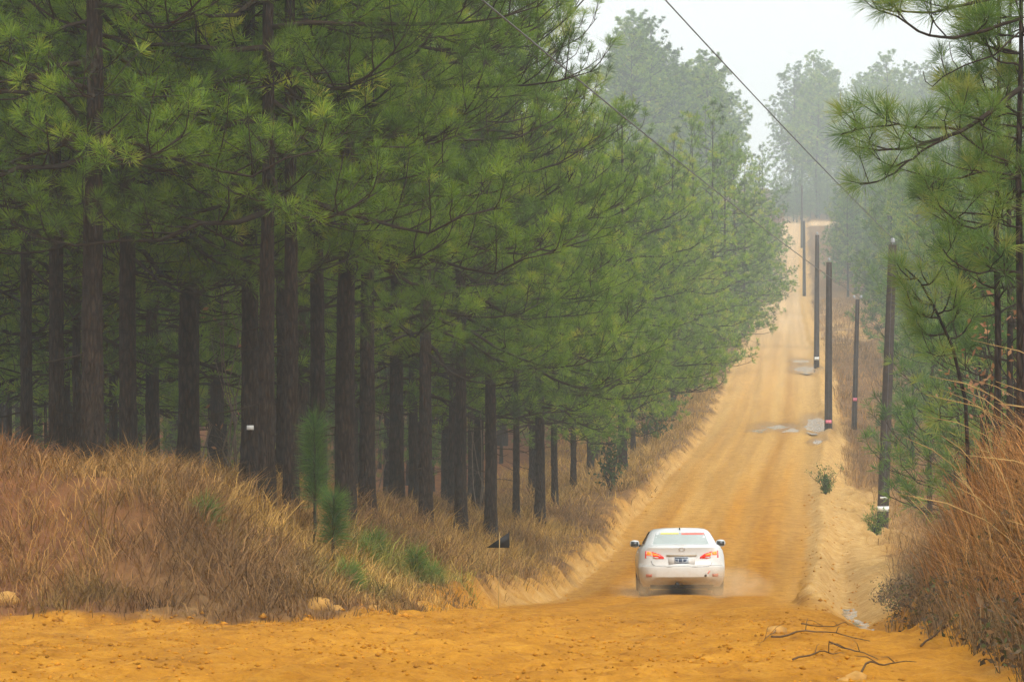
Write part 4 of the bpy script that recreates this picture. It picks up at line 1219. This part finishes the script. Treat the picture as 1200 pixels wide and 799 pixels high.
T2 = pole(971, 531, 181, 9.0, 0.165, 971.5, "second utility pole from the front with a pink mark low down", [(514, 1.0, 0.16, M_TAG), (494, 0.8, 0.16, M_PINK)])
T3 = pole(957, 433, 257, 9.0, 0.17, 957.5, "third utility pole from the front on the right verge", [(420, 0.9, 0.2, M_TAG)])
T4 = pole(942.5, 349, 450, 9.0, 0.18, 942, "fourth utility pole on the far climb", gw=False)
T5 = pole(939.5, 286, 590, 9.0, 0.18, 939.5, "faint farthest utility pole near the top of the hill", gw=False)
TR = pole(1001, 502, 192, 6.45, 0.125, 1005, "short thin utility pole standing further right than the others", [(468, 0.8, 0.16, M_PINK)], insul=2)
T0 = pole(-1965, 1150, 10, 9.4, 0.17, -1965, "utility pole left of the camera outside the picture")
def wire(a, b, sag, label, r=0.012):
    s = np.linspace(0, 1, 40)[:, None]
    pts = a * (1 - s) + b * s; pts[:, 2] -= (4 * sag * s * (1 - s))[:, 0]
    tag(link("power_line", tubes_mesh("power_line", [(pts, r, 5)]), M_WIRE), label, "wire", "overhead wires")
A0 = np.array([T0[0], T0[1], 7.5]); B0 = np.array([T0[0], T0[1], 5.4])
wire(A0, T1, 0.25, "upper overhead wire crossing the open sky to the nearest pole")
wire(B0, TR, 0.35, "lower overhead wire passing in front of the left trees to the short pole", 0.014)
wire(T1, T2, 0.5, "wire strung between the nearest and second pole", 0.006)
wire(T2, T3, 0.6, "wire strung between the second and third pole", 0.006)
wire(T3, T4, 1.2, "wire strung between the third and fourth pole", 0.006)
wire(T4, T5, 1.0, "wire strung between the two farthest poles", 0.006)

# ------------------------------------------------------------------ black triangular course marker
mx, md = P(584, 700, 58)[0], 58.0
mz = ground_z(mx, md)
root = empty("course_marker", (mx, md, mz)); tag(root, "black triangular marker panel on a thin stake at the left road edge", "marker")
topz = P(0, 622, md)[2] - mz; botz = P(0, 642, md)[2] - mz
link("stake", tubes_mesh("stake", [(np.array([[0, 0, -0.2], [0.01, 0, topz * 0.5], [0.02, 0, topz - 0.02]]), 0.006, 6)]), simple_mat("stake_wood", (0.40, 0.28, 0.10), 0.8, 0.1), root)
xl, xr = (570 - 584) / FPX * md, (597 - 584) / FPX * md
tri = np.array([[xl, 0, botz], [xr, 0, botz], [xr, 0, topz - 0.02], [xl, 0.012, botz], [xr, 0.012, botz], [xr, 0.012, topz - 0.02]]) + [0, 0.014, 0]
link("panel", raw_mesh("panel", tri, [np.array([[0, 1, 2], [5, 4, 3]]), np.array([[0, 3, 4, 1], [1, 4, 5, 2], [2, 5, 3, 0]])]), simple_mat("black_panel", (0.012, 0.012, 0.013), 0.6, 0.2), root)

# ------------------------------------------------------------------ the car
def car_paint():
    m, nt, N, L, out = new_mat("dusty_white_paint")
    tc = N.new("ShaderNodeTexCoord"); sep = N.new("ShaderNodeSeparateXYZ"); L.new(tc.outputs["Object"], sep.inputs[0])
    n = noise(nt, 5, 5, 0.65, tc.outputs["Object"])
    mr = N.new("ShaderNodeMapRange"); mr.inputs[1].default_value = 0.85; mr.inputs[2].default_value = 0.15; mr.inputs[3].default_value = 0.02; mr.inputs[4].default_value = 0.8
    L.new(sep.outputs[2], mr.inputs[0])
    mu = N.new("ShaderNodeMath"); mu.operation = 'MULTIPLY'; L.new(mr.outputs[0], mu.inputs[0])
    nr = ramp(nt, [(0.3, (0.35, 0.35, 0.35)), (0.7, (1, 1, 1))]); L.new(n.outputs[0], nr.inputs[0]); L.new(nr.outputs[0], mu.inputs[1])
    c = mixc(nt, mu.outputs[0], (0.60, 0.61, 0.60), (0.40, 0.27, 0.12))
    p = principled(nt, 0.35, 0.5); L.new(c, p.inputs["Base Color"]); p.inputs["Coat Weight"].default_value = 0.35
    rr = N.new("ShaderNodeMapRange"); rr.inputs[3].default_value = 0.28; rr.inputs[4].default_value = 0.8
    L.new(mu.outputs[0], rr.inputs[0]); L.new(rr.outputs[0], p.inputs["Roughness"])
    L.new(p.outputs[0], out.inputs[0]); return m
M_PAINT = car_paint()
M_BLACK = simple_mat("black_plastic", (0.015, 0.014, 0.013), 0.6, 0.3)
M_RUBBER = simple_mat("dusty_rubber", (0.05, 0.038, 0.026), 0.9, 0.1, var=0.4)
M_GLASS = simple_mat("sky_pale_rear_glass", (0.36, 0.41, 0.39), 0.12, 0.7, var=0.12, scale=2.0)  # pale base colour stands in for sky reflected in the rear window
M_SIDE = simple_mat("dark_side_glass", (0.03, 0.035, 0.035), 0.08, 0.6)
M_LENS = simple_mat("red_lens", (0.30, 0.010, 0.008), 0.2, 0.5, emit=((1, 0.03, 0.01), 0.35))
M_LIT = simple_mat("lit_brake_lamp", (0.9, 0.2, 0.03), 0.3, 0.4, emit=((1.0, 0.08, 0.01), 1.5))
M_CLEAR = simple_mat("clear_lens", (0.5, 0.45, 0.42), 0.2, 0.5)
M_PLATE = simple_mat("plate_blue_grey", (0.38, 0.43, 0.48), 0.5, 0.3)
M_PTEXT = simple_mat("plate_letters", (0.06, 0.08, 0.13), 0.5, 0.2)
M_YEL = simple_mat("yellow_banner", (0.75, 0.62, 0.12), 0.5, 0.3)
M_RED = simple_mat("red_banner", (0.75, 0.16, 0.12), 0.5, 0.3)
M_REFL = simple_mat("red_reflector", (0.42, 0.13, 0.07), 0.4, 0.4)
M_CHROME = simple_mat("chrome", (0.6, 0.6, 0.6), 0.2, 0.5, metal=0.9)
M_GREYSEAM = simple_mat("panel_gap", (0.10, 0.09, 0.08), 0.8, 0.1)

def interp(tab, z, k):
    return np.interp(z, [r[0] for r in tab], [r[k] for r in tab])
LOW = [(0.20, 0.80, -2.10), (0.30, 0.86, -2.21), (0.42, 0.893, -2.275), (0.58, 0.90, -2.29), (0.635, 0.90, -2.28), (0.66, 0.90, -2.215), (0.72, 0.90, -2.185), (0.85, 0.888, -2.175), (0.95, 0.86, -2.18), (1.02, 0.815, -2.205), (1.055, 0.77, -2.17)]
TOPS = [(1.00, 0.79, -1.66, 1.10), (1.06, 0.765, -1.58, 0.98), (1.14, 0.725, -1.42, 0.76), (1.22, 0.685, -1.25, 0.54), (1.30, 0.64, -1.06, 0.32), (1.345, 0.60, -0.93, 0.16), (1.375, 0.54, -0.80, 0.02), (1.388, 0.46, -0.66, -0.1)]
def rear_y(x, z):
    w = interp(LOW, z, 1); r = interp(LOW, z, 2); q = np.abs(x) / w
    return r + 0.10 * q ** 2 + 0.30 * np.clip(q, 0, 1) ** 9
def glass_y(x, z):
    w = interp(TOPS, z, 1); r = interp(TOPS, z, 2); q = np.abs(x) / w
    return r + 0.05 * q ** 2 + 0.22 * np.clip(q, 0, 1) ** 9
def ring(z, w, r, f, bow_r, cor_r, bow_f, cor_f):
    th = np.linspace(-math.pi / 2, math.pi / 2, 27); x = w * np.sin(th); q = np.abs(np.sin(th))
    yr = r + bow_r * q ** 2 + cor_r * q ** 9
    yf = f - bow_f * q ** 2 - cor_f * q ** 9
    ys = np.linspace(yr[-1], yf[-1], 22)[1:-1]
    X = np.concatenate([x, np.full(20, w), x[::-1], np.full(20, -w)])
    Y = np.concatenate([yr, ys, yf[::-1], ys[::-1]])
    return np.column_stack([X, Y, np.full(len(X), z)])
def stack(name, rings, cap_top=0.03, cap_bot=True):
    k = len(rings[0]); R_ = list(rings)
    top = rings[-1]
    for s, dz in ((0.9, 0.5), (0.65, 0.85), (0.3, 1.0), (0.02, 1.02)):
        t = top.copy(); t[:, 0] *= s; t[:, 2] += cap_top * dz; R_.append(t)
    if cap_bot:
        b = rings[0]
        R_ = [b * [0.02, 1, 1], b * [0.6, 1, 1]] + R_
    V = np.concatenate(R_); n = len(R_)
    i = np.arange(n - 1)[:, None] * k; j = np.arange(k)[None]; j2 = (j + 1) % k
    F = np.stack([i + j, i + j2, i + k + j2, i + k + j], -1).reshape(-1, 4)
    me = raw_mesh(name, V, F)
    bm = bmesh.new(); bm.from_mesh(me)
    bmesh.ops.remove_doubles(bm, verts=bm.verts, dist=0.0005)
    ends = [e for e in bm.edges if e.is_boundary]
    if ends: bmesh.ops.holes_fill(bm, edges=ends, sides=0)
    bmesh.ops.recalc_face_normals(bm, faces=bm.faces)
    for f in bm.faces: f.smooth = True
    bm.to_mesh(me); bm.free()
    return me

CX, CD = P(796, 695, 82.0)[0], 82.0
CAR_YAW = R(-0.6)
def build_car():
    zw = [ground_z(CX + dx, CD + dy) for dx in (-0.77, 0.77) for dy in (-1.36, 1.36)]
    zf, zb = (zw[1] + zw[3]) / 2, (zw[0] + zw[2]) / 2
    root = empty("white_sedan", (CX, CD, (zf + zb) / 2 + 0.005))
    root.rotation_euler = (math.atan2(zf - zb, 2.72), math.atan2((zw[0] + zw[1]) / 2 - (zw[2] + zw[3]) / 2, 1.54), CAR_YAW)
    tag(root, "dusty white sedan with glowing brake lights driving away on the clay road", "car")
    rings = []
    ztop = lambda y: np.interp(y, [-2.3, -1.5, -0.9, 0.9, 1.6, 2.1, 2.3], [1.055, 1.075, 1.02, 1.0, 0.93, 0.80, 0.70])
    for z, w, r in LOW:
        f = np.interp(z, [0.2, 0.4, 0.6, 1.055], [2.15, 2.29, 2.29, 2.1])
        g = ring(z, w, r, f, 0.10, 0.30, 0.22, 0.40)
        if z > 0.6:
            g[:, 2] = 0.6 + (z - 0.6) * (ztop(g[:, 1]) - 0.6) / 0.455
        if z <= 0.3:
            lift = 0.11 * (1 - np.clip(np.abs(g[:, 0]) / w * 1.12, 0, 1) ** 5) * (g[:, 1] < -1.5)
            g[:, 2] += lift if z < 0.25 else lift * 0.55
        rings.append(g)
    body_me = stack("body", rings, 0.02)
    body = link("body", body_me, M_PAINT)
    # wheel arches cut out of the sides
    cut = bmesh.new()
    for sx in (-1, 1):
        for yy in (-1.365, 1.365):
            ret = bmesh.ops.create_cone(cut, cap_ends=True, segments=40, radius1=0.375, radius2=0.375, depth=0.36)
            for v in ret["verts"]:
                c = v.co.copy(); v.co = Vector((c.z + sx * 0.80, c.x + yy, c.y + 0.335))
    cme = bpy.data.meshes.new("arch_cut"); cut.to_mesh(cme); cut.free()
    cob = bpy.data.objects.new("arch_cut", cme); COL.objects.link(cob)
    md_ = body.modifiers.new("arches", 'BOOLEAN'); md_.operation = 'DIFFERENCE'; md_.object = cob; md_.solver = 'EXACT'
    dg = bpy.context.evaluated_depsgraph_get()
    nm = bpy.data.meshes.new_from_object(body.evaluated_get(dg))
    body.modifiers.clear(); body.data = nm; nm.name = "body"
    bpy.data.objects.remove(cob); bpy.data.meshes.remove(cme)
    nm.materials.clear(); nm.materials.append(M_PAINT)
    body.parent = root
    nm.set_sharp_from_angle(angle=R(38))
    gr = [ring(z, w, r, f, 0.05, 0.22, 0.10, 0.25) for z, w, r, f in TOPS]
    roof = link("roof", stack("roof", gr, 0.012, False), M_PAINT, root)
    def patch(nme, xs0, xs1, z0, z1, fy, mat, off, par, nx=12, nz=5, thick=0.0):
        V = []
        for zi in np.linspace(0, 1, nz):
            z = z0 + (z1 - z0) * zi
            a = xs0[0] + (xs0[1] - xs0[0]) * zi; b = xs1[0] + (xs1[1] - xs1[0]) * zi
            for x in np.linspace(a, b, nx):
                V.append((x, float(fy(np.array(x), z)) - off, z))
        i = np.arange(nz - 1)[:, None] * nx; j = np.arange(nx - 1)[None]
        F = np.stack([i + j, i + j + 1, i + nx + j + 1, i + nx + j], -1).reshape(-1, 4)
        return link(nme, raw_mesh(nme, np.array(V), F, smooth=True), mat, par)
    gy = lambda x, z: glass_y(x, z)
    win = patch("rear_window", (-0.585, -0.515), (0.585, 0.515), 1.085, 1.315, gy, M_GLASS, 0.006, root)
    patch("banner", (-0.42, -0.40), (-0.03, -0.03), 1.285, 1.312, gy, M_YEL, 0.011, win)
    patch("banner", (0.03, 0.03), (0.515, 0.505), 1.275, 1.308, gy, M_RED, 0.011, win)
    for sx in (-1, 1):
        V = []
        zs = np.linspace(1.065, 1.32, 6)
        for z in zs:
            w = interp(TOPS, z, 1); r = interp(TOPS, z, 2); f = interp(TOPS, z, 3)
            for y in np.linspace(r + 0.36, f - 0.42, 14):
                V.append((sx * (w + 0.006), y, z))
        i = np.arange(5)[:, None] * 14; j = np.arange(13)[None]
        F = np.stack([i + j, i + j + 1, i + 15 + j, i + 14 + j], -1).reshape(-1, 4)
        link("side_window", raw_mesh("side_window", np.array(V), F, smooth=True), M_SIDE, root)
        V = np.array(V)
        yy = V[5 * 14 + 6][1]
        link("door_pillar", tubes_mesh("door_pillar", [(np.array([[sx * (interp(TOPS, z, 1) + 0.004), -0.15, z] for z in zs]), 0.012, 4)]), M_BLACK, root)
    # polygon plates that follow the rear of the body
    def plate(nme, poly, mat, off, par, th=0.01):
        poly = np.array(poly, float)
        c = poly.mean(0); n = len(poly)
        fr = np.array([[x, float(rear_y(np.array(x), z)) - off, z] for x, z in poly])
        bk = fr + [0, th + 0.02, 0]
        ce = np.array([[c[0], float(rear_y(np.array(c[0]), c[1])) - off, c[1]]])
        V = np.concatenate([fr, bk, ce]); j = np.arange(n); j2 = (j + 1) % n
        return link(nme, raw_mesh(nme, V, [np.stack([j, j2, np.full(n, 2 * n)], -1), np.stack([j2, j, n + j, n + j2], -1)]), mat, par)
    px = lambda zx: (zx - 494) / 373.0
    pz = lambda zy: (660 - zy) / 373.0
    for sx in (-1, 1):
        poly = [(px(211), pz(302)), (px(268), pz(309)), (px(318), pz(326)), (px(352), pz(348)), (px(355), pz(362)), (px(300), pz(362)), (px(208), pz(358))]
        cells = [[(px(222), pz(307)), (px(256), pz(311)), (px(256), pz(333)), (px(221), pz(333))], [(px(266), pz(316)), (px(312), pz(330)), (px(312), pz(339)), (px(266), pz(337))]]
        rev = [(px(270), pz(347)), (px(312), pz(350)), (px(312), pz(357)), (px(270), pz(356))]
        flip = lambda q: q if sx < 0 else [(-a, b) for a, b in q][::-1]
        tl = plate("tail_light", flip(poly), M_LENS, 0.012, root)
        for c_ in cells: plate("brake_lamp", flip(c_), M_LIT, 0.018, tl)
        plate("reversing_lamp", flip(rev), M_CLEAR, 0.018, tl)
        plate("reflector", flip([(px(212), pz(480)), (px(262), pz(480)), (px(258), pz(503)), (px(214), pz(505))]), M_REFL, 0.008, root)
    pocket = plate("plate_recess", [(px(385), pz(348)), (px(600), pz(348)), (px(592), pz(408)), (px(390), pz(408))], simple_mat("recess_paint", (0.62, 0.60, 0.57), 0.4, 0.4), 0.004, root)
    plate("garnish", [(px(372), pz(330)), (px(612), pz(330)), (px(606), pz(345)), (px(380), pz(345))], simple_mat("garnish_strip", (0.42, 0.36, 0.28), 0.5, 0.4), 0.02, root)
    lp = plate("licence_plate", [(px(434), pz(350)), (px(545), pz(350)), (px(545), pz(400)), (px(434), pz(400))], M_PLATE, 0.012, root)
    for a, b, c_, e in ((440, 352, 538, 360), (442, 366, 462, 388), (470, 364, 496, 390), (504, 366, 530, 388), (450, 392, 530, 398)):
        plate("plate_mark", [(px(a), pz(b)), (px(c_), pz(b)), (px(c_), pz(e)), (px(a), pz(e))], M_PTEXT, 0.016, lp, 0.002)
    th = np.linspace(0, 2 * math.pi, 25)[:-1]
    ex, ez = 0.062 * np.cos(th), 0.993 + 0.034 * np.sin(th)
    ept = np.array([[x, float(rear_y(np.array(x), z)) - 0.006, z] for x, z in zip(ex, ez)])
    em = [(np.concatenate([ept, ept[:1]]), 0.006, 5)]
    link("emblem", tubes_mesh("emblem", em), M_CHROME, root)
    seam = [(255, 378), (262, 402), (285, 417), (380, 425), (600, 427), (690, 424), (718, 412), (728, 392)]
    sp = np.array([[px(a), float(rear_y(np.array(px(a)), pz(b))) - 0.002, pz(b)] for a, b in seam])
    link("boot_seam", tubes_mesh("boot_seam", [(sp, 0.005, 4)]), M_GREYSEAM, root)
    sp = np.array([[x, float(rear_y(np.array(x), 0.652)) - 0.001, 0.652] for x in np.linspace(-0.84, 0.84, 30)])
    link("bumper_seam", tubes_mesh("bumper_seam", [(sp, 0.005, 4)]), M_GREYSEAM, root)
    a = np.array([[px(675), float(rear_y(np.array(px(675)), pz(494))) + 0.01, pz(494)]])
    link("tow_eye", tubes_mesh("tow_eye", [(np.concatenate([a, a - [0, 0.02, 0]]), 0.028, 10)]), M_BLACK, root)
    plate("tow_arrow", [(px(688), pz(478)), (px(704), pz(456)), (px(712), pz(458)), (px(698), pz(480))], M_RED, 0.006, root)
    # antenna fin, mirrors, underside, exhaust
    fin = np.array([[-0.018, -0.86, 1.37], [0.018, -0.86, 1.37], [0.012, -0.70, 1.395], [-0.012, -0.70, 1.395], [0, -0.87, 1.425], [0, -0.83, 1.428]])
    link("antenna_fin", raw_mesh("antenna_fin", fin, [np.array([[0, 1, 4], [2, 3, 5]]), np.array([[1, 2, 5, 4], [3, 0, 4, 5], [3, 2, 1, 0]])]), M_BLACK, root)
    for sx in (-1, 1):
        co, F = blob(50, 0.62, 2, 0.05)
        co = np.sign(co) * np.abs(co) ** 0.75 * [0.105, 0.075, 0.115]
        mo = link("mirror", raw_mesh("mirror", co + [sx * 0.925, 0.62, 1.045], F, smooth=True), M_PAINT, root)
        g = np.array([[-0.082, 0, -0.052], [0.082, 0, -0.046], [0.080, 0, 0.044], [-0.076, 0, 0.052], [-0.082, 0.03, -0.052], [0.082, 0.03, -0.046], [0.080, 0.03, 0.044], [-0.076, 0.03, 0.052]]) + [sx * 0.925, 0.538, 1.045]
        link("mirror_glass", raw_mesh("mirror_glass", g, np.array([[0, 1, 2, 3], [4, 0, 3, 7], [1, 5, 6, 2], [3, 2, 6, 7], [4, 5, 1, 0]])), M_SIDE, mo)
        link("mirror_arm", tubes_mesh("mirror_arm", [(np.array([[sx * 0.80, 0.66, 1.00], [sx * 0.88, 0.64, 1.02]]), [0.03, 0.022], 6)]), M_BLACK, mo)
        link("door_handle", tubes_mesh("door_handle", [(np.array([[sx * 0.895, y, 0.90] for y in (-0.75, -0.66, -0.56)]), [0.012, 0.016, 0.012], 6)]), M_PAINT, root)
    ub = np.array([[x, y, z] for z in (0.17, 0.31) for y in (-2.0, 2.0) for x in (-0.66, 0.66)])
    link("underbody", raw_mesh("underbody", ub, np.array([[0, 1, 3, 2], [4, 6, 7, 5], [0, 4, 5, 1], [2, 3, 7, 6], [0, 2, 6, 4], [1, 5, 7, 3]])), M_BLACK, root)
    link("exhaust", tubes_mesh("exhaust", [(np.array([[-0.1, -1.2, 0.22], [-0.1, -1.9, 0.24], [-0.1, -2.2, 0.27]]), [0.05, 0.06, 0.035], 10)]), M_BLACK, root)
    for sx in (-1, 1):
        for yy in (-1.365, 1.365):
            c = np.array([sx * 0.775, yy, 0.325])
            prof = [(0.20, -0.10), (0.255, -0.112), (0.30, -0.108), (0.322, -0.085), (0.325, 0.0), (0.322, 0.085), (0.30, 0.108), (0.255, 0.112), (0.20, 0.10)]
            k = 36; th = np.arange(k) * 2 * math.pi / k
            V = np.concatenate([np.column_stack([np.full(k, c[0] + o_), c[1] + np.cos(th) * r_, c[2] + np.sin(th) * r_]) for r_, o_ in prof])
            n = len(prof); i = np.arange(n - 1)[:, None] * k; j = np.arange(k)[None]; j2 = (j + 1) % k
            F = np.stack([i + j, i + j2, i + k + j2, i + k + j], -1).reshape(-1, 4)
            wroot = empty("wheel", (0, 0, 0)); wroot.parent = root
            link("tyre", raw_mesh("tyre", V, F, smooth=True), M_RUBBER, wroot)
            tb = [(np.array([[c[0] + sx * 0.06, c[1] + math.cos(a) * rr, c[2] + math.sin(a) * rr] for rr in (0.03, 0.21)]), [0.03, 0.022], 5) for a in np.arange(5) * 2 * math.pi / 5]
            a = np.arange(25) * 2 * math.pi / 24
            tb.append((np.column_stack([np.full(25, c[0] + sx * 0.07), c[1] + np.cos(a) * 0.21, c[2] + np.sin(a) * 0.21]), 0.018, 5))
            link("rim", tubes_mesh("rim", tb), M_STEEL, wroot)
            link("hub", tubes_mesh("hub", [(np.array([c - [0.09, 0, 0], c + [0.09, 0, 0]]), 0.14, 12)]), M_BLACK, wroot)
    return root
car = build_car()

# ------------------------------------------------------------------ dust thrown up by the wheels
def dust(name, loc, size, dens, seed, label):
    bm = bmesh.new(); bmesh.ops.create_icosphere(bm, subdivisions=3, radius=1.0)
    me = bpy.data.meshes.new(name); bm.to_mesh(me); bm.free()
    m, nt, N, L, out = new_mat("dust")
    tc = N.new("ShaderNodeTexCoord")
    gr = N.new("ShaderNodeTexGradient"); gr.gradient_type = 'SPHERICAL'; L.new(tc.outputs["Object"], gr.inputs[0])
    n = noise(nt, 1.6, 3, 0.6, tc.outputs["Object"])
    r = ramp(nt, [(0.38, (0, 0, 0)), (0.75, (1, 1, 1))]); L.new(n.outputs[0], r.inputs[0])
    a = N.new("ShaderNodeMath"); a.operation = 'MULTIPLY'; L.new(gr.outputs[0], a.inputs[0]); L.new(r.outputs[0], a.inputs[1])
    b = N.new("ShaderNodeMath"); b.operation = 'MULTIPLY'; L.new(a.outputs[0], b.inputs[0]); b.inputs[1].default_value = dens
    v = N.new("ShaderNodeVolumePrincipled"); v.inputs["Color"].default_value = (0.95, 0.72, 0.42, 1)
    L.new(b.outputs[0], v.inputs["Density"]); L.new(v.outputs[0], out.inputs["Volume"])
    o = link(name, me, m, None, loc); o.scale = size
    tag(o, label, "dust", None, "stuff")
def dz(x, d): return (x, d, ground_z(x, d))
a = dz(CX + 0.95, CD - 2.6); dust("dust_cloud", (a[0], a[1], a[2] + 0.2), (0.95, 1.8, 0.5), 1.9, 1, "tan dust cloud behind the right rear wheel of the car")
a = dz(CX - 0.95, CD - 2.7); dust("dust_cloud", (a[0], a[1], a[2] + 0.15), (0.7, 1.4, 0.34), 1.1, 2, "tan dust cloud behind the left rear wheel of the car")

# ------------------------------------------------------------------ mist
hz = np.array([[x, y, z] for z in (-12.0, 62.0) for y in (-75.0, 1560.0) for x in (-860.0, 1000.0)])
me = raw_mesh("haze", hz, np.array([[0, 2, 3, 1], [4, 5, 7, 6], [0, 1, 5, 4], [2, 6, 7, 3], [0, 4, 6, 2], [1, 3, 7, 5]]))
m, nt, N, L, out = new_mat("mist")
v = N.new("ShaderNodeVolumePrincipled")
v.inputs["Color"].default_value = (0.86, 0.97, 1.0, 1)
v.inputs["Density"].default_value = 0.0007
v.inputs["Anisotropy"].default_value = 0.1
L.new(v.outputs[0], out.inputs["Volume"])
tag(link("haze", me, m), "pale mist lying over the far end of the road", "mist", None, "stuff")
